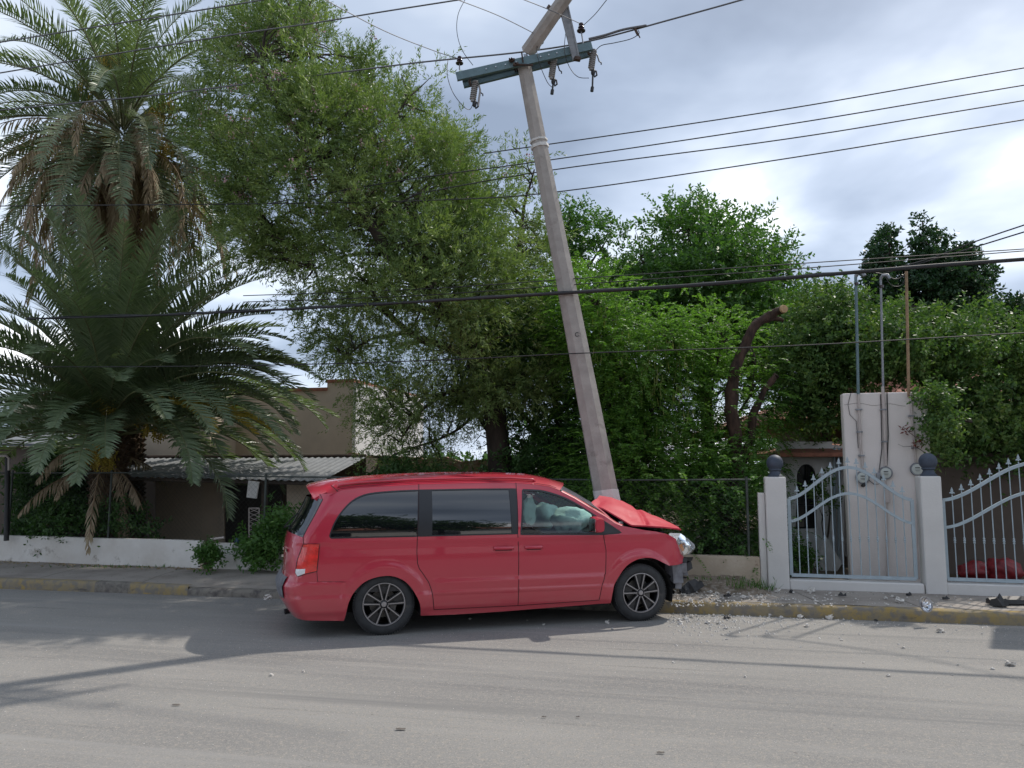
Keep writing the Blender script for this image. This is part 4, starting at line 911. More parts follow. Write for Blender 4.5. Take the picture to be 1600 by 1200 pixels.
# the pole in van coordinates, for the dent in the far front corner
ca, sa = math.cos(R(14.966)), math.sin(R(14.966))
def tovan(p): q = Vector(p)-van.location; return Vector((q.x*ca+q.y*sa, -q.x*sa+q.y*ca, q.z))
pv = tovan(PL+dirp*.7)
def dent(p):
    d = Vector((p.x-pv.x, p.y-pv.y)); r_ = d.length; rad = .26
    q = Vector(p)
    if r_ < rad*2.2 and p.z < 1.2:
        # pushed in from the front left
        push = (rad*2.2-r_)*.8; q.x -= push*.8; q.y -= push*.9
    q += Vector((noise.noise(p*5), noise.noise(p*5+Vector((9, 0, 0))), noise.noise(p*5+Vector((0, 9, 0)))))*.05*ss(1.2, .2, r_)
    return q
for side in (-1, 1):
    fn = dent if side > 0 else None
    body = side_part(['body'], 'body_side', M['paint'], side, 0, fn)
    side_part(['bumper'], 'rear_bumper', M['paint'], side, 0.002, fn)
    sd = side_part(['sdoor'], 'door', M['paint'], side); fd = side_part(['fdoor'], 'door', M['paint'], side, 0, fn)
    side_part(['qglass'], 'window', M['tint'], side, -.006); 
    side_part(['sglass'], 'window', M['tint'], side, -.006, parent=sd)
    side_part(['fglass'], 'window', M['glassfront'], side, -.008, fn, parent=fd)
    tl = side_part(['tail'], 'tail_light', M['lampred'], side, .006)
    side_part(['white'], 'reversing_lens', M['lampwhite'], side, .009, parent=tl)
    side_part(['rglass'], 'rear_window', M['tint'], side, -.004)
    def strip(pts, w_, name, m, par, off=.0015, closed=False, fn_=fn, side=side):
        P_ = []
        for a, c in zip(pts, pts[1:]):
            k = max(1, int(math.hypot(c[0]-a[0], c[1]-a[1])/.03))
            P_ += [(a[0]+(c[0]-a[0])*i/k, a[1]+(c[1]-a[1])*i/k) for i in range(k)]
        P_.append(pts[-1]); L1 = []; L2 = []
        for i, p in enumerate(P_):
            a = P_[max(i-1, 0)]; c = P_[min(i+1, len(P_)-1)]; t = Vector((c[0]-a[0], c[1]-a[1])).normalized(); n_ = Vector((-t.y, t.x))*w_/2
            for L_, s_ in ((L1, 1), (L2, -1)):
                x, z = p[0]+n_.x*s_, p[1]+n_.y*s_; q = Vector((x, side*(half(x, z)+detail(x, z)+off), z)); L_.append(fn_(q) if fn_ else q)
        b = MB(); b.grid([L1, L2], flip=side > 0); return b.build(name, m, par, local=True)
    strip(s1, .008, 'panel_gap', M['gap'], sd); strip(s2, .008, 'panel_gap', M['gap'], fd); strip(s3, .008, 'panel_gap', M['gap'], fd)
    strip(rock, .007, 'panel_gap', M['gap'], body); strip(bump_r[1:3], .006, 'panel_gap', M['gap'], body); strip([(-.745,.727),(-.733,.615)], .006, 'panel_gap', M['gap'], body)
    strip(lo_tail+[lo_tail[0]], .008, 'lamp_seal', M['gap'], tl, off=.007)
    strip([(-.897,1.03),(-.90,1.10)]+rg+[(-.73,1.56)], .007, 'panel_gap', M['gap'], body)
    # black surrounds of the side glass
    strip(lo_q+[lo_q[0]], .016, 'window_seal', M['trim'], body, off=.001)
    strip([(.365,1.092),(.445,1.092)], .014, 'window_seal', M['trim'], sd)
    for (xa, xb) in ((.385, .535), (1.462, 1.545)):
        b = MB(); rws = []
        for i in range(9):
            z = 1.088+(1.600-1.088)*i/8; rws.append([Vector((x, side*(half(x, z)+.0005), z)) for x in (xa-.03*(8-i)/8*(xa < 1), (xa+xb)/2, xb-.012*(8-i)/8)])
        b.grid(rws, flip=side > 0); b.build('window_pillar', M['trim'], sd, local=True, smooth=True)
    strip(lo_s+[lo_s[0]], .016, 'window_seal', M['trim'], sd, off=.001)
    strip(lo_f+[lo_f[0]], .022, 'window_seal', M['trim'], fd, off=.001)
    strip([(2.505,1.275),(2.50,1.2),(2.497,1.065)], .03, 'window_seal', M['trim'], fd, off=.002)
    b = MB(); tri = [(2.50,1.07),(2.50,1.28),(2.62,1.205),(2.74,1.13),(2.83,1.07)]
    b.add([Vector((x, side*(half(x, z)+.001), z)) for x, z in tri], [tuple(range(5))]); b.build('corner_trim', M['trim'], fd, local=True)
    # handles
    for (xa, xb, dpar) in ((1.244, 1.485, sd), (1.622, 1.838, fd)):
        b = MB(); z = .925; n_ = 12; P_ = []
        for i in range(n_+1):
            u = i/n_; x = xa+(xb-xa)*u; P_.append(Vector((x, side*(half(x, z)+.006+.028*math.sin(math.pi*u)**.5), z)))
        rws = []
        for p in P_: rws.append([p+Vector((0, side*dy, dz)) for dy, dz in ((-.01, .02), (.008, .018), (.012, 0), (.006, -.018), (-.01, -.02))])
        b.grid(rws); b.build('door_handle', M['paint'], dpar, local=True, smooth=True)
        strip([(xa+.02, z-.024), (xb-.02, z-.024)], .012, 'handle_recess', M['gap'], dpar)
    # mirror
    mr_ = MB(); cx, cz = 2.50, 1.18; rws = []
    for j in range(9):
        v = j/8; y = .96+.26*v; sc_ = (1-.18*v**2)*(.92 if j in (0, 8) else 1); rws.append([])
        for k in range(17):
            a = 2*math.pi*k/16; c_, s_ = math.cos(a), math.sin(a); q = (abs(c_)**5+abs(s_)**5)**(-1/5)
            rws[-1].append(Vector((cx+.068*q*c_*sc_-.02*v, side*y, cz+.096*q*s_*sc_)))
    mr_.grid(rws); mr_.add(rws[-1][:-1], [tuple(range(16))]); mr_.add(rws[0][:-1], [tuple(range(15, -1, -1))])
    mo = mr_.build('side_mirror', M['paint'], van, local=True, smooth=35)
    MB().box((2.56, side*.93, 1.10), (.10, .12, .05)).build('mirror_foot', M['trim'], mo, local=True)
    MB().box((cx-.075, side*1.10, cz), (.006, .19, .15)).build('mirror_glass', M['chrome'], mo, local=True)
    # wheels
    for wx, wz in ((-.006, .338), (3.105, .340)):
        y0 = side*.955
        T = Matrix.Translation((wx, y0, wz)) @ Matrix.Rotation(R(90*side*-1), 4, 'X') if side > 0 else Matrix.Translation((wx, y0, wz)) @ Matrix.Rotation(R(90), 4, 'X')
        # local z points outwards, outer face at z = 0
        wr = bpy.data.objects.new('wheel', None); C.objects.link(wr); wr.parent = van; wr.matrix_local = T; wr.empty_display_size = .1
        pr = [(.232, -.03), (.238, -.008), (.262, .004), (.30, .002), (.326, -.014), (.3385, -.034), (.341, -.06), (.341, -.185), (.336, -.205), (.315, -.222), (.25, -.225), (.232, -.20)]
        MB().lathe(pr, 64, close=True).build('tyre', M['tyre'], wr, local=True, smooth=40)
        b = MB()
        for k in range(72):                              # shoulder tread blocks
            a = 2*math.pi*k/72; Tm = Matrix.Rotation(a, 4, 'Z') @ Matrix.Translation((.3375, 0, -.028)) ; b.box((0, 0, 0), (.012, .016, .022), Tm)
            for zz_ in (-.075, -.11, -.145): b.box((.0045, 0, zz_+.028), (.005, .024, .028), Tm)
        b.build('tread', M['tyre'], wr, local=True)
        rim = MB().lathe([(.222, -.19), (.222, -.05), (.228, -.012), (.236, -.004), (.236, -.012)], 56).build('rim', M['rimblack'], wr, local=True, smooth=50)
        MB().lathe([(.236, -.012), (.237, .000), (.229, .001), (.223, -.008), (.2215, -.012)], 64).build('rim_lip', M['rimface'], wr, local=True, smooth=40)
        MB().lathe([(0, -.10), (.155, -.10), (.155, -.11)], 40).build('brake_disc', M['disc'], wr, local=True, smooth=40)
        MB().lathe([(0, -.20), (.222, -.20)], 30).build('inner_shadow', M['well'], wr, local=True)
        b = MB(); b.box((.10, .0, -.08), (.07, .15, .05)); b.build('brake_caliper', M['disc'], wr, local=True)
        hub = MB(); hub.lathe([(0, -.012), (.026, -.012), (.034, -.018), (.058, -.03), (.066, -.06), (.06, -.09)], 24); hub.build('hub', M['rimblack'], wr, local=True, smooth=40)
        MB().lathe([(0, -.003), (.026, -.004), (.031, -.010), (.031, -.02)], 24).build('hub_cap', M['rimface'], wr, local=True, smooth=40)
        dk = MB(); fc = MB()
        for k in range(5):
            a0 = R(90+72*k)+(.0 if wx < 1 else R(2))
            for sgn in (-1, 1):
                # each spoke of a pair splays outwards
                r1_, r2_ = .045, .226; aa, ab = a0+sgn*R(18), a0+sgn*R(15.5)
                p1 = Vector((math.cos(aa)*r1_, math.sin(aa)*r1_, 0)); p2 = Vector((math.cos(ab)*r2_, math.sin(ab)*r2_, 0)); t = (p2-p1).normalized(); n_ = Vector((-t.y, t.x, 0))
                def bar(b, w1, w2, z1, z2, dep):
                    b.add([p1+n_*w1+Vector((0, 0, z1)), p2+n_*w2+Vector((0, 0, z2)), p2-n_*w2+Vector((0, 0, z2)), p1-n_*w1+Vector((0, 0, z1)), p1+n_*w1*1.2+Vector((0, 0, z1-dep)), p2+n_*w2*1.2+Vector((0, 0, z2-dep)), p2-n_*w2*1.2+Vector((0, 0, z2-dep)), p1-n_*w1*1.2+Vector((0, 0, z1-dep))],
                        [(0, 3, 2, 1), (0, 1, 5, 4), (1, 2, 6, 5), (2, 3, 7, 6), (3, 0, 4, 7), (4, 5, 6, 7)])
                bar(dk, .013, .017, -.016, -.010, .035); bar(fc, .0045, .0062, -.0135, -.0075, .004)
            # dark web between the two spokes of a pair near the rim
            q = [(.228, -R(15)), (.228, R(15)), (.115, R(9)), (.115, -R(9))]
            dk.slab([Vector((math.cos(a0+an)*r_, math.sin(a0+an)*r_, -.034)) for r_, an in q], (0, 0, -.01))
        for k in range(5):
            a0 = R(54+72*k); c_ = Vector((math.cos(a0)*.05, math.sin(a0)*.05, -.03)); fc.tube([c_, c_+Vector((0, 0, .012))], .008, 8)
        dk.build('spokes', M['rimblack'], wr, local=True); fc.build('spoke_faces', M['rimface'], wr, local=True)
        # inner arch
        b = MB(); rw = []
        for i in range(25):
            a = R(-15+210*i/24); rr = .425 if wx > 1 else .415; rw.append([Vector((wx+.01+rr*math.cos(a)*(.98), side*yy, wz-.02+rr*math.sin(a))) for yy in (.945, .62)])
        b.grid(rw); b.add([r_[1] for r_ in rw], [tuple(range(25))]); b.build('wheel_arch_liner', M['well'], van, local=True, smooth=True)
# rear face
rows = []; ZS = [.18,.22,.27,.33,.4,.48,.56,.60,.63,.66,.70,.76,.83,.9,.97,1.04,1.1,1.125,1.15,1.2,1.25,1.3,1.35,1.4,1.45,1.49,1.52]
def rear_row(z, off=0, n=22):
    xe = itp(XE, z); xc = itp(XC, z); b0 = half(xe, z); y1 = half(xj(z), z); r_ = []
    for i in range(n+1):
        y = -y1+2*y1*i/n; q = (1-(abs(y)/b0)**2.4)**(1/2.4); x = xe-(xe-xc)*q
        if i in (0, n): x = xj(z)
        r_.append(Vector((x-off, y, z)))
    return r_
b = MB(); b.grid([rear_row(z) for z in ZS if z <= .605]); b.build('rear_bumper', M['paint'], van, local=True, smooth=True)
b = MB(); b.grid([rear_row(z) for z in ZS if .595 < z <= 1.126]); tg = b.build('tailgate', M['paint'], van, local=True, smooth=True)
b = MB(); b.grid([rear_row(z, -.003) for z in ZS if 1.12 < z]); b.build('rear_window', M['tint'], tg, local=True, smooth=True)
b = MB()
rw = []
for y in [-.80+.1*i for i in range(17)]:
    r_ = []
    for (dx_, z) in ((.06, .66), (-.005, .655), (-.018, .63), (-.02, .55), (-.014, .45), (-.003, .42)):
        zz_ = z; xe = itp(XE, zz_); xc = itp(XC, zz_); q = (1-(abs(y)/.99)**2.4)**(1/2.4); r_.append(Vector((xe-(xe-xc)*q+dx_, y, z)))
    rw.append(r_)
b.grid(rw); b.build('bumper_pad', M['absorber'], van, local=True, smooth=40)
b = MB()
for y, z, w_ in ((-.62, .93, .16), (-.35, .93, .12), (.5, .93, .3), (0, .83, .5)):
    xc = itp(XC, z); xe = itp(XE, z); b.box((xe-(xe-xc)*(1-(abs(y)/.985)**2.4)**(1/2.4)-.006, y, z), (.012, w_, .03))
b.build('tailgate_badge', M['chrome'], tg, local=True)
MB().tube([(-1.0, -.1, 1.19), (-1.12, -.12, 1.15), (-1.05, -.3, 1.25), (-.97, -.5, 1.33)], .009, 6).build('rear_wiper', M['black'], tg, local=True)
# roof
E_ = [(-.62,1.548),(-.498,1.607),(-.3,1.632),(.39,1.666),(1.0,1.678),(1.547,1.679),(1.787,1.659),(1.987,1.629),(2.10,1.582)]
Cc = [(-.80,1.655),(-.62,1.705),(-.35,1.742),(.2,1.778),(.8,1.796),(1.4,1.798),(1.85,1.778),(2.10,1.738),(2.36,1.670)]
def roofp(u, s_, add=0):
    k = u*(len(E_)-1); i = min(int(k), len(E_)-2); t = k-i
    e = Vector(E_[i]).lerp(Vector(E_[i+1]), t); c = Vector(Cc[i]).lerp(Vector(Cc[i+1]), t)
    a = abs(s_); x = c.x+(e.x-c.x)*a**2.0; wv = half(max(e.x, -.55), e.y); z = c.y+(e.y-c.y)*a**3.0
    rib = .0
    if .08 < u < .9: rib = .006*sum(math.exp(-((a*.98-r_)/.022)**2) for r_ in (.12, .34, .56))*ss(.08, .16, u)*(1-ss(.82, .9, u))
    return Vector((x, s_*(wv+.004*(a > .99)), z+rib+add))
S_ = [-1, -.985, -.96, -.93, -.89]+[-.84+.042*i for i in range(41)]+[.89, .93, .96, .985, 1]
b = MB(); b.grid([[roofp(u/44, s_) for s_ in S_] for u in range(45)]); roof = b.build('roof', M['paint'], van, local=True, smooth=True)
for s_ in (-1, 1):
    b = MB(); P_ = [roofp(u/40, s_*.90, .022) for u in range(5, 31)]; b.tube([roofp(5/40-.01, s_*.9, 0)]+P_+[roofp(30/40+.015, s_*.9, 0)], .014, 8); b.build('roof_rail', M['paint'], roof, local=True, smooth=True)
    b = MB(); b.tube([roofp(u/40, s_*.965, .001) for u in range(3, 39)], .0035, 5); b.build('roof_seam', M['gap'], roof, local=True)
b = MB(); b.tube([roofp(.085, s_/20, .001) for s_ in range(-20, 21)], .004, 5); b.build('roof_seam', M['gap'], roof, local=True)
# spoiler
b = MB(); rw = []
for i in range(25):
    s_ = -1+2*i/24; a = abs(s_); y = s_*.77; x0 = -.50+0*a; tip = -.885+.09*a**3
    zt0 = 1.722-.13*a**3.2; rw.append([Vector(p) for p in ((-.52, y, zt0+.006), (-.66, y, zt0-.012), (tip+.03, y, zt0-.055-.01*a), (tip, y, zt0-.085), (tip+.03, y, zt0-.11), (-.70, y, zt0-.135), (-.62, y, zt0-.17))])
b.grid(rw); b.add(rw[0], [tuple(range(7))]); b.add(rw[-1], [tuple(range(6, -1, -1))]); b.build('rear_spoiler', M['paint'], van, local=True, smooth=45)
b = MB(); b.grid([[Vector((-.60-.22*k/3, s_*.70*(1), 1.60-.06*abs(s_)**3-.04*k/3)) for k in range(4)] for s_ in [-1+.1*i for i in range(21)]]); b.build('tailgate_header', M['paint'], van, local=True, smooth=True)
# windscreen
ap = [(2.10,1.582),(2.12,1.570),(2.27,1.492),(2.474,1.367),(2.643,1.27),(2.773,1.183),(2.852,1.153)]
cw = [(2.36,1.670),(2.385,1.655),(2.50,1.575),(2.69,1.445),(2.85,1.335),(2.99,1.235),(3.07,1.17)]
b = MB(); rw = []
for (ex_, ez_), (cx_, cz_) in zip(ap, cw):
    wv = half(ex_, ez_)-.012; rw.append([Vector((cx_+(ex_-cx_)*abs(s_/12)**2.0, s_/12*wv, cz_+(ez_-cz_)*abs(s_/12)**3.0-.004)) for s_ in range(-12, 13)])
b.grid(rw); b.build('windscreen', M['glassfront'], van, local=True, smooth=True)
for s_ in (-1, 1):
    b = MB(); rr = [[Vector((ex_, s_*(half(ex_, ez_)+.002), ez_)), Vector((ex_+.03, s_*(half(ex_, ez_)-.03), ez_+.012)), Vector((ex_+.05, s_*(half(ex_, ez_)-.075), ez_+.008))] for ex_, ez_ in ap[1:]]
    b.grid(rr); b.build('windscreen_pillar', M['paint'], van, local=True, smooth=True)
# cowl and engine bay
b = MB(); b.grid([[Vector((2.86+.36*(1-abs(s_)**2), s_*.88, 1.145)), Vector((3.0+.3*(1-abs(s_)**2), s_*.88, 1.09)), Vector((3.25, s_*.86, 1.02))] for s_ in [-1+.125*i for i in range(17)]]); b.build('cowl_panel', M['black'], van, local=True)
b = MB(); b.box((3.20, -.05, .80), (.55, 1.25, .36)); b.box((3.1, .1, 1.02), (.3, .7, .10)); b.box((3.52, -.2, .85), (.06, 1.0, .4)); b.tube([(2.95, -.6, 1.13), (3.1, -.5, 1.19), (3.25, -.3, 1.12)], .03, 8); b.tube([(2.9, -.75, 1.14), (3.0, -.55, 1.22), (3.02, -.3, 1.2)], .012, 6)
b.box((3.0, -.62, 1.10), (.14, .12, .10)); b.tube([(3.3, -.7, 1.03), (3.5, -.6, .98), (3.6, -.5, 1.0)], .025, 8); b.build('engine', M['well'], van, local=True)
b = MB(); b.tube([(2.98, -.66, 1.20), (3.02, -.60, 1.225), (3.0, -.5, 1.24)], .008, 6); b.box((2.96, -.70, 1.17), (.05, .03, .03)); b.tube([(2.9, -.8, 1.165), (3.05, -.45, 1.20)], .007, 5); b.build('torn_wiring', M['polymer'], van, local=True)
# buckled hood, popped off its hinges
cols = [0, .17, .36, .52, .70, .86, 1.0]
H = [  # rear to front, each a row from the near edge to the far edge
 [(3.03,-.80,1.165),(2.80,-.52,1.338),(2.70,-.34,1.405),(2.93,-.05,1.49),(3.02,.20,1.43),(2.95,.50,1.26),(2.9,.72,1.13)],
 [(3.07,-.80,1.150),(2.98,-.60,1.275),(2.98,-.38,1.375),(3.10,-.06,1.468),(3.15,.20,1.40),(3.08,.48,1.23),(3.02,.66,1.10)],
 [(3.20,-.785,1.137),(3.18,-.62,1.215),(3.20,-.40,1.325),(3.26,-.02,1.418),(3.28,.20,1.34),(3.20,.44,1.18),(3.12,.60,1.06)],
 [(3.36,-.76,1.128),(3.38,-.61,1.180),(3.41,-.38,1.250),(3.46,0,1.330),(3.42,.20,1.26),(3.3,.40,1.13),(3.2,.5,1.02)],
 [(3.56,-.72,1.108),(3.58,-.58,1.135),(3.62,-.36,1.185),(3.68,0,1.238),(3.60,.18,1.19),(3.42,.34,1.09),(3.3,.42,.99)],
 [(3.74,-.67,1.082),(3.78,-.54,1.095),(3.84,-.34,1.125),(3.90,0,1.145),(3.78,.16,1.12),(3.56,.30,1.04),(3.4,.36,.95)],
 [(3.83,-.62,1.066),(3.87,-.50,1.068),(3.95,-.32,1.072),(4.02,0,1.06),(3.90,.15,1.04),(3.64,.28,.98),(3.45,.34,.9)]]
def cat(p0, p1, p2, p3, t): return .5*((2*p1)+(p2-p0)*t+(2*p0-5*p1+4*p2-p3)*t*t+(3*p1-p0-3*p2+p3)*t**3)
HV = [[Vector(p) for p in r_] for r_ in H]
def hood(u, v):
    def at1(row, t):
        k = t*(len(row)-1); i = min(int(k), len(row)-2); return cat(row[max(i-1, 0)], row[i], row[i+1], row[min(i+2, len(row)-1)], k-i)
    lv_ = lambda row, t: (lambda k, i: row[i].lerp(row[i+1], k-i))(t*(len(row)-1), min(int(t*(len(row)-1)), len(row)-2)); colp = [at1(r_, v).lerp(lv_(r_, v), .8) for r_ in HV]; p = at1(colp, u)
    kk = u*(len(colp)-1); ii = min(int(kk), len(colp)-2); lin = colp[ii].lerp(colp[ii+1], kk-ii); p = p.lerp(lin, .75)
    p.z += .008*noise.noise(Vector((p.x*4, p.y*4, 1)))+.002*noise.noise(Vector((p.x*17, p.y*17, 3)))-.03*math.exp(-((u-.42-.2*v)/.035)**2)*ss(0, .1, v)*(1-ss(.5, .8, v))-.014*max(0, 1-6*abs(noise.noise(Vector((p.x*1.9, p.y*1.9, 7)))))*ss(.04, .2, v)
    return p
b = MB(); nu, nv_ = 60, 60
top = [[hood(i/nu, j/nv_) for j in range(nv_+1)] for i in range(nu+1)]; bot = [[p-Vector((0, 0, .018)) for p in r_] for r_ in top]
b.grid(top); b.grid(bot, flip=True, mi=1)
for ed in ([r_[0] for r_ in top], [r_[-1] for r_ in top], top[0], top[-1]): b.grid([ed, [p-Vector((0, 0, .018)) for p in ed]], mi=0)
b.build('hood', [M['hoodpaint'], M['black']], van, local=True, smooth=14)
# headlights
def headlamp(side, f2=None):
    ye = [.905, .86, .77, .765, .80, .885]
    P_ = [(3.62,.955),(3.70,1.035),(3.935,.895),(3.945,.835),(3.86,.765),(3.72,.775)]
    O3 = [Vector((x, side*y, z)) for (x, z), y in zip(P_, ye)]; c = sum(O3, Vector())/6+Vector((.03, side*.045, 0)); inn = [p+Vector((-.10, -side*.10, 0)) for p in O3]
    if f2: O3 = [f2(p) for p in O3]; c = f2(c); inn = [f2(p) for p in inn]
    b = MB(); b.add(O3+inn, [(i, (i+1) % 6, 6+(i+1) % 6, 6+i) for i in range(6)]+[(6, 7, 8, 9, 10, 11)]); hl = b.build('headlight', M['chrome'], van, local=True)
    b = MB(); mid = [c.lerp(p, .62)+Vector((.012, side*.018, 0)) for p in O3]
    b.add(O3+mid+[c], [(i, (i+1) % 6, 6+(i+1) % 6, 6+i) for i in range(6)]+[(6+i, 6+(i+1) % 6, 12) for i in range(6)]); b.build('lens', M['lens'], hl, local=True, smooth=True)
    a = [O3[0].lerp(O3[5], .45), O3[0].lerp(O3[3], .42), O3[4].lerp(O3[0], .25), O3[5].lerp(O3[4], .3)]; b = MB(); b.slab([p+Vector((-.03, -side*.03, 0)) for p in a], (.008, side*.01, 0)); b.build('indicator', M['amber'], hl, local=True)
    b = MB(); b.lathe([(.02, -.05), (.055, 0), (.06, .005), (.055, .01)], 18, Matrix.Translation(O3[2].lerp(O3[0], .42)+Vector((-.03, -side*.04, -.0))) @ Matrix.Rotation(R(90), 4, 'Y')); b.build('reflector', M['chrome'], hl, local=True, smooth=True)
headlamp(-1); headlamp(1, dent)
# torn front corner
b = MB()
def crump(b, c, d, seed, rz=0, mi=0, jit=.25):
    n0 = len(b.v); b.box(c, d, mi=mi, rz=rz)
    for i in range(n0, len(b.v)):
        v = Vector(b.v[i]); q = noise.noise_vector(v*7+Vector((seed, 0, 0))); b.v[i] = tuple(v+Vector((q.x*d[0], q.y*d[1], q.z*d[2]))*jit)
crump(b, (3.64, -.80, .53), (.16, .14, .22), 1, .2); crump(b, (3.74, -.74, .60), (.14, .2, .12), 2, -.3); crump(b, (3.67, -.78, .43), (.10, .12, .16), 3, .1); crump(b, (3.78, -.55, .55), (.10, .4, .10), 4); b.build('torn_bumper_bracket', M['absorber'], van, local=True)
b = MB(); crump(b, (3.83, -.68, .70), (.12, .16, .05), 5, .3, jit=.5); crump(b, (3.86, -.66, .62), (.08, .12, .10), 6, .5, jit=.5); crump(b, (3.72, -.80, .70), (.14, .06, .06), 8, .2); b.box((3.70, -.2, .62), (.10, 1.1, .28)); b.tube([(3.6, -.85, .66), (3.8, -.74, .66), (3.86, -.62, .70), (3.83, -.5, .62)], .012, 6); b.build('exposed_front_frame', M['black'], van, local=True)
b = MB(); rw = []
for i in range(12):
    a = R(-2+3.6*i); rw.append([Vector((3.10+(.44+.02*math.sin(i*1.7))*math.cos(a), -yy, .32+.44*math.sin(a))) for yy in (.955, .86, .72)])
b.grid(rw); b.build('fender_liner', M['well'], van, local=True, smooth=True)
# underbody and cabin
b = MB(); b.box((.98+.6, 0, .34), (2.2, 1.84, .26)); b.box((-.74, 0, .36), (.42, 1.5, .24)); b.box((1.55, 0, .36), (4.0, 1.1, .3)); b.tube([(0, -.8, .33), (0, .8, .33)], .05, 8); b.tube([(3.1, -.8, .33), (3.1, .8, .33)], .05, 8); b.tube([(-.9, -.45, .25), (-1.08, -.5, .23)], .03, 10); b.build('underbody', M['well'], van, local=True)
b = MB(); b.box((1.1, 0, .5), (3.6, 1.86, .05)); b.box((1.0, -.90, .78), (3.1, .03, .56)); b.box((1.0, .90, .78), (3.1, .03, .56)); b.build('cabin_floor', M['trim'], van, local=True)
b = MB(); b.add([roofp(u/10, s_/8, -.05)*1 for u in range(11) for s_ in range(-8, 9)], [(i*17+k, i*17+k+1, (i+1)*17+k+1, (i+1)*17+k) for i in range(10) for k in range(16)]); b.build('headliner', M['trim'], van, local=True)
def car_seat(x, y):
    b = MB(); b.box((x+.25, y, .72), (.5, .48, .16)); T = Matrix.Translation((x, y, .8)) @ Matrix.Rotation(R(-12), 4, 'Y'); b.box((0, 0, .3), (.14, .48, .62), T); b.box((.0, 0, .70), (.10, .26, .18), T)
    b.build('car_seat', M['seat'], van, local=True, bevel=.04)
for x, y in ((1.62, -.42), (1.62, .42), (.75, -.45), (.75, .45)): car_seat(x, y)
b = MB(); rw = []
for s_ in range(-8, 9):
    y = s_/8*.84; rw.append([Vector(p) for p in ((2.42, y, .70), (2.40, y, .98), (2.46, y, 1.08), (2.62, y, 1.115), (2.95, y*.96, 1.10))])
b.grid(rw); b.add(rw[0], [tuple(range(5))]); b.build('dashboard', M['trim'], van, local=True, smooth=40)
def cushion(c, r_, sc_, seed, name, jit=.35, fl=None):
    b = MB(); b.sphere((0, 0, 0), 1, 26, 16, jit=jit, seed=seed); vs2 = []
    for v in b.v:
        q = Vector(v); q += Vector((0, 0, 1))*.06*noise.noise(q*3.1+Vector((seed, 0, 0)))+q*.06*noise.noise(q*5); vs2.append((c[0]+q.x*sc_[0]*r_, c[1]+q.y*sc_[1]*r_, c[2]+q.z*sc_[2]*r_))
    b.v = vs2; return b.build(name, M['airbag'], van, local=True, smooth=True)
cushion((2.37, -.46, 1.19), .2, (1.18, 1.0, .82), 3, 'airbag'); cushion((2.30, .46, 1.19), .2, (1.1, 1.0, .85), 6, 'airbag'); cushion((1.74, -.72, 1.33), .16, (.62, .16, 1.0), 5, 'side_airbag', .5)
MB().tube([Vector((2.30+.05*math.sin(a), -.44+.18*math.cos(a), 1.03+.17*math.sin(a))) for a in [2*math.pi*i/20 for i in range(21)]], .016, 8).build('steering_wheel', M['black'], van, local=True, smooth=True)
# window sticker on the driver window corner
b = MB()
for i, (x, z, w_) in enumerate(((1.70, 1.535, .05), (1.72, 1.52, .07), (1.70, 1.505, .04), (1.76, 1.54, .03))): b.box((x, near(x, z, .002), z), (w_, .001, .006))
b.build('window_sticker', M['whitewash'], van, local=True)

# ---------------------------------------------------------------- vegetation
def norm(a): return a/(np.linalg.norm(a, axis=1)[:, None]+1e-9)
def pip(px, py, poly):
    P_ = np.array(poly, float); c = np.zeros(len(px), bool); j = len(P_)-1
    for i in range(len(P_)):
        xi, yi = P_[i]; xj_, yj = P_[j]
        m_ = ((yi > py) != (yj > py)) & (px < (xj_-xi)*(py-yi)/(yj-yi+1e-12)+xi); c ^= m_; j = i
    return c
def edist(px, py, poly):
    P_ = np.array(poly, float); d = np.full(len(px), 1e9)
    for a, b_ in zip(P_, np.roll(P_, -1, 0)):
        ab = b_-a; t = np.clip(((px-a[0])*ab[0]+(py-a[1])*ab[1])/(ab@ab+1e-9), 0, 1); d = np.minimum(d, np.hypot(px-a[0]-t*ab[0], py-a[1]-t*ab[1]))
    return d
def crown(poly, Y0, maxth, n, gaps=(), inset=6, shell=.5, void=None):
    """clump centres filling a rounded volume whose outline follows poly, centred at distance Y0"""
    P_ = np.array(poly, float); lo, hi = P_.min(0), P_.max(0); out_ = []
    while len(out_) < n:
        x = rng.uniform(lo[0], hi[0], n*2); y = rng.uniform(lo[1], hi[1], n*2); ok = pip(x, y, poly); x, y = x[ok], y[ok]
        e = edist(x, y, poly); ok = e > inset*rng.random(len(e)); x, y, e = x[ok], y[ok], e[ok]
        for (gx, gy, gr, pr) in gaps:
            k = (np.hypot(x-gx, (y-gy)) < gr) & (rng.random(len(x)) < pr); x, y, e = x[~k], y[~k], e[~k]
        de = e/F*Y0; th = np.minimum(np.sqrt(np.maximum(de*(2*maxth)*.9, 0)), maxth)
        s_ = np.sign(rng.uniform(-1, 1, len(x)))*rng.random(len(x))**shell; Y = Y0+s_*th
        u = (x-800)/F; v = (600-y)/F; ry = math.cos(PITCH)-v*math.sin(PITCH); rz = math.sin(PITCH)+v*math.cos(PITCH); t = Y/ry
        q_ = np.stack([u*t, Y, CAMH+rz*t], 1)
        if void: q_ = q_[[noise.noise(Vector(v)*void[0])+.35*noise.noise(Vector(v)*void[0]*2.3) > void[1] for v in q_]]
        out_ += list(q_)
    A_ = np.array(out_[:n]); return A_[A_[:, 2] > .25]
def tufts(cent, per, rad, center, up=.5, flat_=.8):
    """twigs round each clump: base point and direction"""
    n = len(cent); c = np.repeat(cent, per, 0); o = rng.normal(size=(n*per, 3))*rad*np.array([1, 1, flat_]); p = c+o
    d = norm(norm(o)*.9+norm(c-center)*.5+np.array([0, 0, up])+rng.normal(size=(n*per, 3))*.35); return p, d
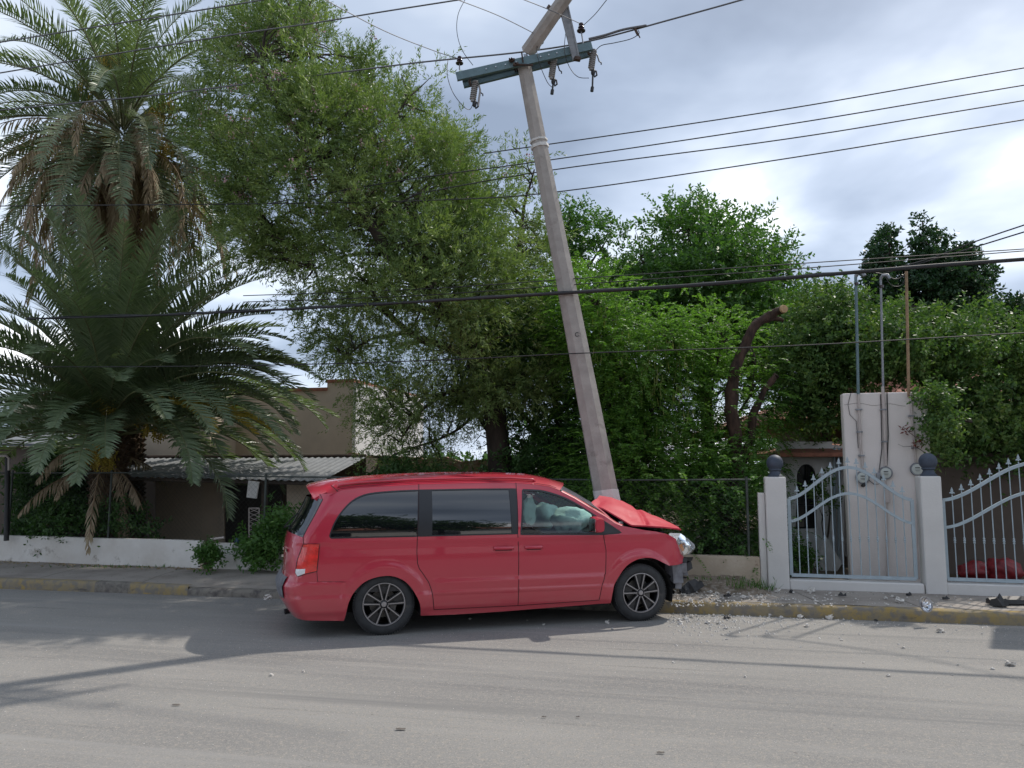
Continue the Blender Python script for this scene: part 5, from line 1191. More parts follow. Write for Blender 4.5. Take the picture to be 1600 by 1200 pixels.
def leaves_on(p, d, k, ln, lw, stem, spread=.9, droop=0, jit=.02):
    """k leaves along each twig"""
    n = len(p); P_ = np.repeat(p, k, 0); D = np.repeat(d, k, 0); t = np.tile(np.linspace(.08, 1, k), n)[:, None]
    st = np.repeat(stem*rng.uniform(.6, 1.2, n), k)[:, None]; B_ = P_+D*st*t+rng.normal(size=(n*k, 3))*jit; B_[:, 2] -= droop*(t[:, 0]**2)*st[:, 0]
    r_ = norm(np.cross(D, rng.normal(size=(n*k, 3)))); DD = norm(D*(1-spread*.5)+r_*spread); DD[:, 2] -= droop*.4; DD = norm(DD)
    return B_, DD, ln*rng.uniform(.6, 1.25, n*k), lw*rng.uniform(.7, 1.2, n*k)
def limb(b, pts, r0, r1, n=8, wob=.03, sub=4):
    P_ = smoothp(pts, sub); m = len(P_)
    P_ = [p+Vector(noise.noise_vector(p*2.3))*wob for p in P_]
    b.tube(P_, [r0+(r1-r0)*(i/(m-1))**.8 for i in range(m)], n); return P_
def twigs(b, cents, limbpts, rad=.012, every=1, maxl=2.6, n=4):
    L_ = np.array([tuple(p) for p in limbpts])
    for c in cents[::every]:
        dd = L_-c; dist = np.linalg.norm(dd, axis=1)+np.maximum(0, L_[:, 2]-c[2])*.6; i = int(dist.argmin()); s = Vector(L_[i]); e = Vector(c)
        if (e-s).length > maxl or (e-s).length < .15: continue
        mid = s.lerp(e, .5)+Vector(noise.noise_vector(e*1.7))*.22+Vector((0, 0, .06)); b.tube([s, s.lerp(mid, .5)+Vector(noise.noise_vector(s*3+e))*.05, mid, mid.lerp(e, .5), e], [rad*1.7, rad*1.35, rad, rad*.7, rad*.35], n, cap=False)
def tree(name, label, cat_, base, poly, Y0, maxth, nc, per, rad, k, ln, lw, stem, lm, bark, limbs, gaps=(), up=.5, spread=.9, droop=0, group=None, extra=None, flowers=0, inset=6, twr=.012, shell=.5, void=None, every=1, maxl=2.6, trunk='trunk'):
    r_ = empty(name, base, label, cat_, group)
    c = crown(poly, Y0, maxth, nc, gaps, inset, shell, void)
    p, d = tufts(c, per, rad, c.mean(0), up)
    B_, D, Ln, Lw = leaves_on(p, d, k, ln, lw, stem, spread, droop)
    ok = B_[:, 2] > .16; B_, D, Ln, Lw = B_[ok], D[ok], Ln[ok], Lw[ok]
    leafmesh('crown', B_, D, Ln, Lw, lm, r_)
    b = MB(); LP = []
    for (pts, ra, rb) in limbs: LP += limb(b, pts, ra, rb)
    if LP: twigs(b, c, LP, twr, every, maxl)
    b.build(trunk, bark, r_, smooth=True)
    if flowers:
        top_ = p[np.argsort(-(p[:, 2]-.25*np.abs(p[:, 0]-p[:, 0].mean())))][:int(len(p)*.6)]; idx = rng.choice(len(top_), flowers, False)
        fp = np.repeat(top_[idx], 14, 0)+rng.normal(size=(flowers*14, 3))*.045+np.array([0, 0, .06]); fd = norm(rng.normal(size=fp.shape)+np.array([0, -.3, .4]))
        leafmesh('blossoms', fp, fd, .045*rng.uniform(.7, 1.3, len(fp)), .035, M['flower'], r_)
    return r_, c
A3 = lambda l, Y: [at(x, y, Y) for x, y in l]
# the big leaning willow-like tree
Y1 = 14.5
T1poly_old = [(300,135),(322,62),(360,34),(385,0),(400,-45),(500,-50),(505,10),(520,45),(560,78),(600,88),(660,98),(680,122),(684,165),(675,188),(720,202),(746,235),(756,268),(790,250),(832,246),(850,282),(855,330),(866,400),(880,470),(890,560),(880,620),(800,640),(700,640),(640,660),(600,690),(570,655),(545,620),(530,585),(500,560),(492,520),(456,488),(450,440),(405,415),(365,402),(330,350),(310,300),(292,240),(262,205),(290,165)]
T1poly = [(325,140),(335,85),(352,55),(365,25),(385,0),(400,-45),(500,-50),(502,5),(512,32),(522,62),(536,72),(562,82),(600,84),(632,92),(664,100),(684,122),(686,160),(672,190),(662,205),(690,200),(715,198),(735,222),(752,255),(750,285),(766,300),(775,262),(790,244),(806,262),(822,245),(846,272),(855,330),(866,400),(880,470),(888,560),(880,610),(800,640),(700,640),(640,660),(600,690),(570,655),(545,620),(530,585),(500,560),(492,520),(456,488),(450,445),(470,425),(430,400),(405,415),(365,402),(356,365),(366,325),(345,300),(330,250),(300,212),(318,170)]
trunkpts = [Vector((-.30, 14.5, .1)), at(783, 760, 14.5), at(778, 690, 14.5), at(768, 620, 14.5), at(742, 560, 14.4)]
L1 = [(trunkpts, .25, .19),
 ([at(745, 565, 14.4), at(712, 505, 13.9), at(680, 465, 13.5), at(640, 430, 13.1), at(605, 395, 12.8)], .15, .11),
 (A3([(605, 395), (575, 345), (540, 300), (500, 250), (460, 200), (425, 150), (405, 90)], 12.7), .105, .03),
 (A3([(712, 505), (650, 480), (600, 478), (550, 460), (510, 450)], 13.6), .09, .02), (A3([(680, 465), (665, 400), (640, 330), (600, 250), (570, 170)], 14.6), .09, .015),
 (A3([(742, 560), (690, 540), (640, 520), (590, 470), (575, 430)], 13.4), .09, .03), (A3([(768, 620), (710, 610), (660, 640), (625, 690)], 14.3), .06, .015),
 (A3([(742, 560), (780, 480), (805, 400), (820, 320), (835, 265)], 14.9), .09, .015), (A3([(660, 450), (700, 380), (720, 300), (715, 230)], 15.2), .06, .012),
 (A3([(575, 345), (530, 330), (470, 325), (420, 350)], 13.9), .05, .012), (A3([(540, 300), (520, 220), (500, 130), (470, 50)], 14.3), .05, .01), (A3([(605, 395), (540, 400), (490, 420)], 13.8), .05, .012),
 (A3([(640, 520), (580, 530), (540, 560)], 13.9), .04, .01), (A3([(640, 330), (600, 230), (640, 150)], 14.6), .04, .01), (A3([(500, 250), (420, 240), (340, 230)], 13.8), .04, .01), (A3([(480, 225), (400, 290), (350, 300)], 13.8), .035, .01)]
gaps1 = [(425, 335, 32, .85), (600, 600, 70, .62), (680, 590, 55, .55), (530, 500, 50, .45), (690, 520, 20, .7), (615, 560, 50, .4), (750, 470, 16, .8), (590, 430, 22, .5), (660, 500, 24, .6), (380, 385, 18, .6), (515, 300, 16, .6), (470, 440, 30, .5), (720, 250, 20, .4), (800, 300, 22, .4), (450, 130, 14, .5)]
tree('leaning_willow_tree', 'tall leaning tree with narrow leaves and pink blossoms spreading over the van', 'tree', (-.30, 14.5, .17), T1poly, Y1, 2.6, 960, 13, .15, 26, .095, .020, .40, M['leafT1'], M['bark'], L1, gaps1, up=.45, spread=.55, droop=.15, flowers=420, inset=14, void=(1.05, -.02))
# low lacy hanging skirts of the same kind
tree('lacy_shrub', 'lacy fine-leaved shrub hanging in front of the white building wall', 'shrub', (-2.2, 15.2, .17), [(545,600),(600,570),(680,570),(760,590),(775,640),(760,700),(690,735),(600,735),(548,700)], 15.2, .7, 120, 12, .17, 15, .07, .017, .24, M['leafT1'], M['bark'],
     [(A3([(740, 640), (690, 620), (640, 625), (600, 660)], 15.0), .04, .01), (A3([(740, 650), (700, 680), (640, 700), (600, 720)], 15.0), .035, .01), (A3([(780, 700), (740, 640)], 14.9), .05, .04)], gaps=[(660, 650, 30, .5), (720, 700, 30, .5), (600, 690, 20, .5)], droop=.5)
# dark broad mass right of the trunk
tree('dark_acacia', 'dark leafy tree behind the pole standing right of the leaning trunk', 'tree', (.6, 15.6, .17), [(700,480),(770,455),(860,450),(930,470),(985,520),(1010,600),(1010,700),(990,800),(860,860),(830,780),(810,740),(800,660),(720,600)], 15.3, 1.2, 340, 18, .24, 14, .10, .035, .26, M['leafdark'], M['bark'],
     [(A3([(880, 850), (885, 760), (870, 650), (850, 560), (830, 500)], 15.4), .12, .03), (A3([(870, 650), (920, 580), (950, 520)], 15.4), .06, .02), (A3([(870, 700), (810, 640), (770, 590)], 15.3), .05, .02)], spread=1.0, up=.2)
# bright feathery trees over the tan wall
def feathery(name, label, base, poly, Y0, th, nf, lm, limbs, fl=.34, group=None, gaps=(), k=13, lw=.022, droop=.5, ll=.06):
    """pinnate fronds: a bent midrib with two rows of small leaflets"""
    r_ = empty(name, base, label, 'tree', group); c = crown(poly, Y0, th, max(20, nf//16), gaps); per = 16
    p, d = tufts(c, per, .24, c.mean(0), .25); n = len(p); t = np.linspace(.1, 1, k)
    az = norm(np.cross(d, np.array([[0, 0, 1.]]))+1e-6); Bs = []; Ds = []; Ls = []
    fl_ = fl*rng.uniform(.6, 1.2, n)
    for q in t:
        pos = p+d*(fl_*q)[:, None]; pos = pos.copy(); pos[:, 2] -= droop*fl_*q*q
        tang = d.copy(); tang[:, 2] -= 2*droop*q; tang = norm(tang)
        for s_ in (-1, 1):
            dd = norm(az*s_+tang*.45+rng.normal(size=(n, 3))*.12); Bs.append(pos); Ds.append(dd); Ls.append(ll*math.sin(math.pi*(.12+.8*q))**.6*rng.uniform(.8, 1.2, n))
    B_ = np.concatenate(Bs); D = np.concatenate(Ds); Ln = np.concatenate(Ls); ok = B_[:, 2] > .2
    leafmesh('crown', B_[ok], D[ok], Ln[ok], lw, lm, r_, up=np.array([0, 0, 1.0]))
    b = MB(); LP = []
    for (pts, ra, rb) in limbs: LP += limb(b, pts, ra, rb)
    if LP: twigs(b, c, LP, .010)
    b.build('trunk', M['bark'], r_, smooth=True); return r_, c
fr, fc_ = feathery('feathery_tree', 'bright green feathery tree with hanging pods just right of the pole', (2.1, 13.2, .17), [(860,440),(900,425),(945,430),(985,455),(1010,490),(1060,500),(1080,540),(1085,640),(1060,720),(1000,720),(960,680),(930,640),(890,560)], 13.4, .9, 3600, M['leafbright'],
     [(A3([(1010, 870), (1000, 760), (985, 660), (960, 560), (930, 480)], 13.4), .06, .015), (A3([(990, 700), (1030, 620), (1050, 540)], 13.4), .04, .01), (A3([(985, 660), (930, 600), (900, 500)], 13.5), .035, .01)], gaps=[(1000, 520, 30, .5)])
feathery('feathery_tree', 'bright green feathery tree between the hanging pods and the sawn trunk', (3.6, 13.8, .17), [(1060,560),(1085,505),(1125,488),(1165,505),(1200,545),(1215,600),(1205,700),(1195,780),(1120,770),(1075,700)], 13.9, .9, 2400, M['leafbright'],
     [(A3([(1130, 870), (1120, 760), (1110, 650), (1125, 540)], 13.8), .05, .012), (A3([(1115, 690), (1170, 620), (1180, 560)], 13.8), .03, .01)], gaps=[(1140, 640, 26, .5)])
feathery('feathery_shrub', 'dim feathery shrub low behind the raised hood of the van', (2.3, 12.9, .17), [(900,700),(960,660),(1060,680),(1120,700),(1150,760),(1160,840),(1130,880),(1060,885),(960,860),(890,780)], 12.9, .8, 3200, M['leafbright'],
     [(A3([(1020, 890), (1010, 820), (990, 740)], 12.9), .04, .012), (A3([(1060, 890), (1080, 800), (1100, 740)], 12.9), .03, .01)], fl=.4)
feathery('feathery_shrub', 'feathery shrub against the fence beside the gate pillar', (3.2, 12.1, .17), [(1110,760),(1160,740),(1185,760),(1190,850),(1180,885),(1110,885),(1095,830)], 12.2, .35, 900, M['leafmid'],
     [(A3([(1150, 895), (1150, 820), (1140, 770)], 12.2), .025, .008)], fl=.34)
def pods(parent, x0, x1, y0, y1, Y, n):
    b = MB()
    for i in range(n):
        q = at(random.uniform(x0, x1), random.uniform(y0, y1), Y+random.uniform(-.3, .3)); ln = random.uniform(.10, .22); a = random.uniform(0, 6.28); wx = Vector((math.cos(a), math.sin(a), 0))*.009; sw = Vector((random.uniform(-.03, .03), 0, 0))
        b.add([q-wx*.4, q+wx*.4, q+wx-Vector((0, 0, ln*.5))+sw*.4, q+wx*.5-Vector((0, 0, ln))+sw, q-wx*.5-Vector((0, 0, ln))+sw, q-wx-Vector((0, 0, ln*.5))+sw*.4], [(0, 1, 2, 3, 4, 5)])
    return b.build('seed_pods', M['pod'], parent)
pods(fr, 1000, 1085, 530, 690, 12.6, 170); pods(fr, 925, 985, 470, 560, 12.6, 60)
# background broad tree and lacy tree behind the pole
tree('broad_tree', 'tall dark green broad tree with loose upper sprays behind the feathery trees', 'tree', (3.6, 19, .1), [(945,440),(962,400),(985,352),(1020,345),(1050,322),(1075,312),(1100,330),(1130,330),(1150,345),(1185,352),(1205,375),(1236,388),(1240,415),(1225,435),(1285,445),(1290,480),(1250,540),(1230,600),(1150,600),(1060,560),(985,520),(950,480)], 19, 1.9, 430, 14, .22, 13, .12, .055, .30, M['leafmid'], M['bark'],
     [(A3([(1110, 800), (1105, 650), (1095, 540), (1085, 440), (1075, 360)], 19), .22, .03), (A3([(1100, 560), (1150, 480), (1190, 420)], 19), .10, .02), (A3([(1095, 540), (1030, 460), (1000, 400)], 19), .10, .02), (A3([(1150, 480), (1220, 470), (1260, 480)], 19), .06, .02)], void=(.9, -.2), gaps=[(1115, 345, 12, .8), (1190, 385, 16, .6), (1010, 380, 16, .5), (1250, 440, 16, .5)], up=.35, inset=12)
tree('airy_tree', 'airy tree with sparse sprays against the sky right behind the pole', 'tree', (1.6, 18, .1), [(862,330),(885,318),(925,332),(960,345),(970,375),(945,400),(935,430),(900,440),(868,420)], 18, .6, 42, 12, .17, 12, .11, .045, .24, M['leafmid'], M['bark'],
     [(A3([(920, 700), (910, 560), (895, 460), (885, 380), (890, 340)], 18), .10, .015), (A3([(895, 460), (930, 400), (955, 365)], 18), .04, .01)], gaps=[(915, 385, 18, .6)], inset=8)
# glossy tree mass on the right
L4 = [(A3([(1500, 860), (1495, 760), (1480, 660), (1450, 560), (1430, 480)], 13.6), .14, .03), (A3([(1490, 720), (1540, 620), (1570, 520)], 13.6), .08, .02), (A3([(1470, 620), (1400, 560), (1340, 500)], 13.5), .07, .02)]
tree('citrus_tree', 'large glossy-leaved tree crowding over the pinkish meter wall and right gate', 'tree', (7.8, 13.6, .14), [(1330,500),(1345,470),(1370,480),(1395,475),(1430,500),(1470,495),(1500,505),(1545,470),(1560,500),(1585,520),(1600,505),(1640,480),(1700,480),(1720,620),(1720,760),(1600,768),(1510,762),(1480,735),(1462,690),(1455,640),(1410,600),(1340,596)], 13.5, 1.4, 620, 15, .15, 10, .085, .042, .20, M['leafcitrus'], M['bark'], L4, up=.3, spread=1.1, inset=8, void=(1.5, -.12))
tree('citrus_tree', 'smaller glossy-leaved tree between the sawn trunk and the meter wall', 'tree', (6.1, 14.6, .14), [(1228,560),(1240,520),(1262,470),(1290,455),(1330,470),(1345,520),(1345,600),(1318,606),(1312,660),(1280,668),(1245,655),(1226,640)], 14.2, .9, 260, 14, .20, 10, .085, .042, .20, M['leafcitrus'], M['bark'],
     [(A3([(1300, 800), (1290, 680), (1285, 590), (1290, 500)], 14.4), .09, .02), (A3([(1285, 620), (1250, 560)], 14.3), .05, .015)], up=.3, spread=1.1)
tree('overhanging_spray', 'glossy leafy spray hanging over the upper right corner of the meter wall', 'branch', (6.3, 11.3, 2.4), [(1438,608),(1455,602),(1485,620),(1490,700),(1478,715),(1462,700),(1456,655),(1446,632)], 11.25, .18, 34, 12, .09, 9, .065, .034, .13, M['leafcitrus'], M['bark'],
     [(A3([(1520, 660), (1480, 650), (1445, 625), (1418, 618)], 11.35), .02, .006)], up=.2, spread=1.1, trunk='stem', twr=.005)
tree('columnar_dark_tree', 'tall dark tree with two pointed tops behind the service masts', 'tree', (10.2, 20, .1), [(1352,450),(1358,405),(1374,372),(1388,358),(1398,385),(1412,430),(1424,420),(1428,365),(1440,338),(1452,338),(1460,365),(1474,372),(1488,395),(1504,385),(1520,390),(1530,410),(1552,420),(1556,455),(1580,450),(1610,470),(1600,600),(1350,600)], 20, .9, 620, 11, .09, 10, .12, .06, .17, M['leafconifer'], M['bark'],
     [(A3([(1460, 700), (1455, 560), (1450, 440), (1442, 345)], 20), .16, .02), (A3([(1455, 520), (1400, 450), (1388, 370)], 20), .08, .015)], gaps=[(1412, 395, 14, .7), (1560, 470, 20, .6)], inset=9)
# bare sawn trunk with two arms, in front of the fence
b = MB()
TL = [A3([(1110, 868), (1125, 800), (1148, 740), (1150, 690), (1143, 640), (1146, 590), (1162, 545), (1185, 505), (1214, 487)], 12.9)+[at(1224, 483, 12.7)], A3([(1148, 745), (1168, 700), (1178, 650), (1195, 610), (1212, 588)], 13.0), A3([(1185, 508), (1205, 498), (1226, 502)], 12.9)]
st_ = empty('sawn_tree', TL[0][0], 'bare reddish-brown leaning trunk with a freshly sawn top beside the gate pillar', 'tree')
limb(b, TL[0], .15, .068, 16, .02, 9); limb(b, TL[1], .085, .05, 10, .03); limb(b, TL[2], .05, .03, 8, .02); b.v = [tuple(Vector(v)+Vector(noise.noise_vector(Vector(v)*5))*.035+Vector(noise.noise_vector(Vector(v)*14))*.015) for v in b.v]; b.build('trunk', M['barkred'], st_, smooth=True)
e = TL[0][-1]; dd = (TL[0][-1]-TL[0][-2]).normalized(); b = MB(); b.tube([e+dd*.0, e+dd*.035], [.072, .064], 14); b.build('sawn_end', M['cutwood'], st_)
e = TL[1][-1]; dd = (TL[1][-1]-TL[1][-2]).normalized(); b = MB(); b.tube([e, e+dd*.03], [.062, .05], 12); b.build('sawn_end', M['barkred'], st_)
# distant mass closing the horizon
c = np.concatenate([np.stack([rng.uniform(-42, 52, 1100), rng.uniform(30, 40, 1100), rng.random(1100)**.8*3.4+.3+1.1*np.sin(rng.uniform(0, 40, 1100))*0], 1)])
c[:, 2] *= .75+.3*np.sin(c[:, 0]*.6)+.15*np.sin(c[:, 0]*1.7); c[:, 2] = np.clip(c[:, 2], .3, None)
keep = ~((c[:, 0] > -10) & (c[:, 0] < -.5) & (c[:, 2] > 1.9)); c = c[keep]
p, d = tufts(c, 9, .5, c.mean(0), .4); B_, D, Ln, Lw = leaves_on(p, d, 7, .3, .16, .4)
tag(leafmesh('far_trees', B_, D, Ln, Lw, M['leafdark']), kind='stuff')

# palms
def frond(acc, base, az, el, length, droop, leaf, n=52, side_w=.028, twist=0, dead=False, vee=.5, jitter=.13, bare=.16):
    """adds a bent rachis and its leaflets (each a two-quad blade) to acc"""
    base = Vector(base); p = Vector(base); pts = [p.copy()]; T = []; seg = 26; a = el
    h = Vector((math.cos(az), math.sin(az), 0))
    side = Vector((-math.sin(az), math.cos(az), 0))
    for i in range(seg):
        u = i/seg; a = el-droop*(u**1.25); a = max(a, -math.pi/2*.98); dr = h*math.cos(a)+Vector((0, 0, 1))*math.sin(a)+side*twist*u*.35; dr.normalize(); T.append(dr); p = p+dr*(length/seg); pts.append(p.copy())
    T.append(T[-1]); acc['r'].append((pts, length))
    for k in range(n):
        u = bare+(1-bare)*(k+.5)/n; q = u*seg; i = min(int(q), seg-1); pos = pts[i].lerp(pts[i+1], q-i); t = T[i]
        upn = t.cross(side).normalized(); upn = -upn if upn.z < 0 and abs(t.z) < .95 else upn
        if abs(t.z) >= .95: upn = h
        ll = leaf*(math.sin(math.pi*min(1, .18+.80*u))**.55)*random.uniform(.85, 1.12)
        for s_ in (-1, 1):
            if dead and random.random() < .25: continue
            w_ = t.cross(upn).normalized()*s_
            fw = .55+.5*u
            d1 = (w_*1.0+t*fw+upn*(vee if not dead else random.uniform(-.3, .3))+Vector((random.gauss(0, jitter), random.gauss(0, jitter), random.gauss(0, jitter)))).normalized()
            if dead: d1 = (d1+Vector((0, 0, -1.1))).normalized()
            d2 = (d1+Vector((0, 0, -.22 if not dead else -.6))).normalized(); m_ = pos+d1*ll*.5; e_ = m_+d2*ll*.5
            nn = d1.cross(t).normalized(); bl = nn.cross(d1).normalized()*side_w*.5
            acc['v'].append((pos-bl*.6, pos+bl*.6, m_+bl, m_-bl)); acc['v'].append((m_-bl, m_+bl, e_+bl*.08, e_-bl*.08))
def palm_obj(parent, acc, name, m, rm, rr):
    V = np.array([[tuple(v) for v in q] for q in acc['v']]); quads(name, V, m, parent)
    b = MB()
    for pts, L_ in acc['r']:
        n_ = len(pts); b.tube(pts[::2]+[pts[-1]], [max(.004, rr*(1-i/(n_/2+1))) for i in range(len(pts[::2])+1)], 5, cap=False)
    b.build('stalks', rm, parent, smooth=True)
def fruits(parent, spots, m1=M['fruit'], sc_=1):
    for (p, s) in spots:
        b = MB()
        for i in range(26):
            d = Vector((random.gauss(0, .6), random.gauss(0, .6), random.uniform(-1, .2))).normalized()*random.uniform(.25, .5)*s; q = Vector(p)
            e = q+d*.7+Vector((0, 0, -.12*s)); b.tube([q, q+d*.5, e, e+Vector((0, 0, -.25*s))], .006, 4, mi=1, cap=False)
            for k in range(9):
                c = e+Vector((random.gauss(0, .03), random.gauss(0, .03), -.25*s*k/9)); b.sphere(c, .016, 5, 3)
        b.build('fruit_cluster', [m1, M['fruitstalk']], parent)
def ptrunk(parent, pts, r0, r1, name='trunk'):
    Lt = sum((Vector(a)-Vector(c)).length for a, c in zip(pts, pts[1:])); P_ = smoothp(pts, max(8, int(Lt/.11/(len(pts)-1)))); b = MB(); m = len(P_); b.tube(P_, [r0+(r1-r0)*i/(m-1) for i in range(m)], 16)
    k = 0
    for i, p in enumerate(P_[1:-1]):
        for j in range(11):
            a = 2*math.pi*(j+.5*(i % 2))/11; rr = (r0+(r1-r0)*i/(m-1)); d = Vector((math.cos(a), math.sin(a), 0)); t = Vector((-d.y, d.x, 0))*random.uniform(.045, .07)
            q = p+d*rr*.9; b.add([q-t, q+t, q+t*.7+d*.10+Vector((0, 0, .10)), q-t*.7+d*.10+Vector((0, 0, .10)), q+d*.02+Vector((0, 0, .14))-t*.5, q+d*.02+Vector((0, 0, .14))+t*.5], [(0, 1, 2, 3), (3, 2, 5, 4), (0, 3, 4), (1, 5, 2)])
    b.build(name, M['palmtrunk'], parent)
random.seed(21)
tp = empty('tall_date_palm', (-8.9, 17, .17), 'tall date palm with a shaggy skirt of dead brown fronds', 'palm')
cr = at(192, 205, 17)
ptrunk(tp, [Vector((-8.3, 17, .1)), Vector((-8.5, 17, 4)), cr-Vector((0, 0, .5))], .30, .27)
acc = {'v': [], 'r': []}
for i in range(84):
    az = i*2.39996+random.uniform(-.2, .2); u = i/84; el = R(86-132*u)+random.uniform(-.08, .08); frond(acc, cr+Vector((math.cos(az)*.15, math.sin(az)*.15, .25-.5*u)), az, el, random.uniform(3.7, 4.4), R(50+30*math.sin(math.pi*u)), .48, n=72, side_w=.030, twist=random.uniform(-.5, .5))
palm_obj(tp, acc, 'green_fronds', M['palm'], M['rachis'], .028)
acc = {'v': [], 'r': []}
for i in range(110):
    az = random.uniform(0, 6.283); el = R(random.uniform(-60, 25)); frond(acc, cr+Vector((math.cos(az)*.27, math.sin(az)*.27, random.uniform(-1.5, -.05))), az, el, random.uniform(2.2, 3.9), R(random.uniform(70, 130)), .42, n=50, side_w=.030, twist=random.uniform(-.8, .8), dead=True)
palm_obj(tp, acc, 'dead_fronds', M['palmdry'], M['rachisdry'], .026)
fruits(tp, [(at(200, 215, 16.4), 1.0), (at(232, 200, 16.5), .9), (at(245, 175, 16.4), .9), (at(170, 210, 16.4), .8), (at(135, 125, 16.5), .8), (at(262, 160, 16.7), .7), (at(255, 225, 16.5), .7), (at(178, 80, 16.2), .8)])
random.seed(33)
lpm = empty('low_date_palm', (-7.75, 15, .17), 'low bushy date palm with arching dark green fronds behind the whitewashed wall', 'palm')
cl_ = at(168, 655, 15)
ptrunk(lpm, [Vector((-7.72, 15, .1)), Vector((-7.75, 15, 1.5)), cl_-Vector((0, 0, .2))], .34, .30)
acc = {'v': [], 'r': []}; accy = {'v': [], 'r': []}
for i in range(104):
    az = i*2.39996+random.uniform(-.2, .2); u = i/104; el = R(88-76*u)+random.uniform(-.08, .08); L_ = random.uniform(3.5, 4.2)*(1-.35*max(0, -math.sin(az))*u)*(1 if math.cos(az) > -.3 else .95)
    ac = acc
    frond(ac, cl_+Vector((math.cos(az)*.2, math.sin(az)*.2, .25-.6*u)), az, el, L_, R(40+54*u), .52, n=78, side_w=.033, twist=random.uniform(-.5, .5))
for i in range(20):
    frond(acc, cl_+Vector((.25, random.uniform(-.3, .3), random.uniform(-.3, .3))), random.uniform(-.75, .6), R(random.uniform(18, 62)), random.uniform(3.6, 4.4), R(random.uniform(55, 95)), .52, n=76, side_w=.033, twist=random.uniform(-.6, .6))
for px, py, L_ in ((0, 0, 4.3), (.25, .05, 4.0), (-.15, -.1, 4.2), (.1, .12, 3.8)):
    frond(acc, cl_+Vector((.2, -.1, .1)), -.1+px, R(48)+py, L_, R(86), .5, n=64, side_w=.032)
for az in (-.35, -.62, -.12):
    frond(accy, cl_+Vector((.2, -.2, -.1)), az, R(22), 3.5, R(62), .42, n=56, side_w=.028, bare=.5, jitter=.15)
palm_obj(lpm, acc, 'green_fronds', M['palm'], M['rachis'], .030); palm_obj(lpm, accy, 'yellowing_fronds', M['palmyellow'], M['rachis'], .02)
acc = {'v': [], 'r': []}
for i in range(12):
    az = random.uniform(0, 6.283); frond(acc, cl_+Vector((math.cos(az)*.3, math.sin(az)*.3, random.uniform(-1.1, -.5))), az, R(random.uniform(-50, 0)), random.uniform(1.2, 2.0), R(random.uniform(40, 80)), .3, n=34, dead=True)
palm_obj(lpm, acc, 'dead_fronds', M['palmdry'], M['rachisdry'], .022)
fruits(lpm, [(at(163, 620, 14.5), .9), (at(158, 690, 14.4), .9), (at(163, 700, 14.4), .7), (at(240, 650, 14.6), .8)])
# undergrowth
def bush(name, label, poly, Y, th, n, lm, ln=.09, lw=.04, base=None, per=12, rad=.10, cat_='shrub', k=9):
    c0 = crown(poly, Y, th, n); bs = base or (float(c0[:, 0].mean()), Y, .17); r_ = empty(name, bs, label, cat_)
    p, d = tufts(c0, per, rad, c0.mean(0)-np.array([0, 0, .4]), .5); B_, D, Ln, Lw = leaves_on(p, d, k, ln, lw, .16, 1.0); ok = B_[:, 2] > .15
    leafmesh('foliage', B_[ok], D[ok], Ln[ok], Lw[ok], lm, r_); b = MB(); twigs(b, c0, [Vector(bs)+Vector((0, 0, .05*i)) for i in range(6)], .008, 1, 3.0)
    if b.v: b.build('stem', M['bark'], r_)
    return r_
bush('leafy_weed', 'leafy weed growing through the gap in the whitewashed wall', [(310,868),(322,850),(338,858),(342,872),(334,890),(316,892)], 12.95, .12, 16, M['leafmid'], .06, .03, (-5.15, 12.95, .15), rad=.05)
bush('leafy_shrub', 'leafy green shrub spilling over the wall just behind the van tail', [(368,855),(390,830),(415,838),(440,800),(470,800),(470,880),(440,895),(395,893),(380,872)], 13.2, .35, 70, M['leafmid'], .09, .035, (-4.3, 13.3, .17))
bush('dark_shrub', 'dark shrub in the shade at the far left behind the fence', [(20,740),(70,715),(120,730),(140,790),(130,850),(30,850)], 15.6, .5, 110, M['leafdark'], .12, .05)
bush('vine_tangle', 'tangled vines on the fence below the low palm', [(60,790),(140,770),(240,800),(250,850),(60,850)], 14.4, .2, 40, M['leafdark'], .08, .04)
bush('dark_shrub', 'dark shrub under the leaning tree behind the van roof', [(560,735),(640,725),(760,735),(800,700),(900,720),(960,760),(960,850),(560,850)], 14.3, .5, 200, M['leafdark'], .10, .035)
bush('potted_shrub', 'small leafy plants behind the left blue gate', [(1236,890),(1245,850),(1258,875),(1262,895)], 12.6, .2, 9, M['leafmid'], .07, .035)
bush('climbing_plant', 'climbing plant beside the arched window behind the gate', [(1272,760),(1288,725),(1300,730),(1298,790),(1286,820),(1274,800)], 13.5, .1, 5, M['leafcitrus'], .07, .04)
def grass(name, label, c, rx, ry, n, h, z0=.15, m=None):
    B_ = np.array(c)+np.stack([rng.normal(size=n)*rx, rng.normal(size=n)*ry, np.zeros(n)], 1); B_[:, 2] = z0; D = norm(rng.normal(size=(n, 3))*.45+np.array([0, 0, 1])); 
    o = leafmesh(name, B_, D, h*rng.uniform(.4, 1.2, n), .012, m or M['leafmid']); return tag(o, label, 'grass')
grass('weed_clump', 'tall grassy weed clump at the left foot of the gate pillar', (3.3, 11.0, 0), .15, .07, 200, .20)
grass('weed_clump', 'low dusty weeds on the dirt bank beside the van nose', (2.7, 11.15, 0), .35, .05, 60, .08, .28)
grass('weed_clump', 'thin weeds along the foot of the long whitewashed wall', (-6.4, 13.55, 0), .9, .05, 160, .08)
lv = np.stack([rng.uniform(-16, -5, 900), np.zeros(900), np.full(900, .17)], 1); lv[:, 1] = 14.5-.255*(lv[:, 0]+9.44)-.08-np.abs(rng.normal(size=900))*.13; D = norm(rng.normal(size=(900, 3))*np.array([1, 1, .15]))
tag(leafmesh('leaf_litter', lv, D, .05, .022, M['palmdry']), kind='stuff')

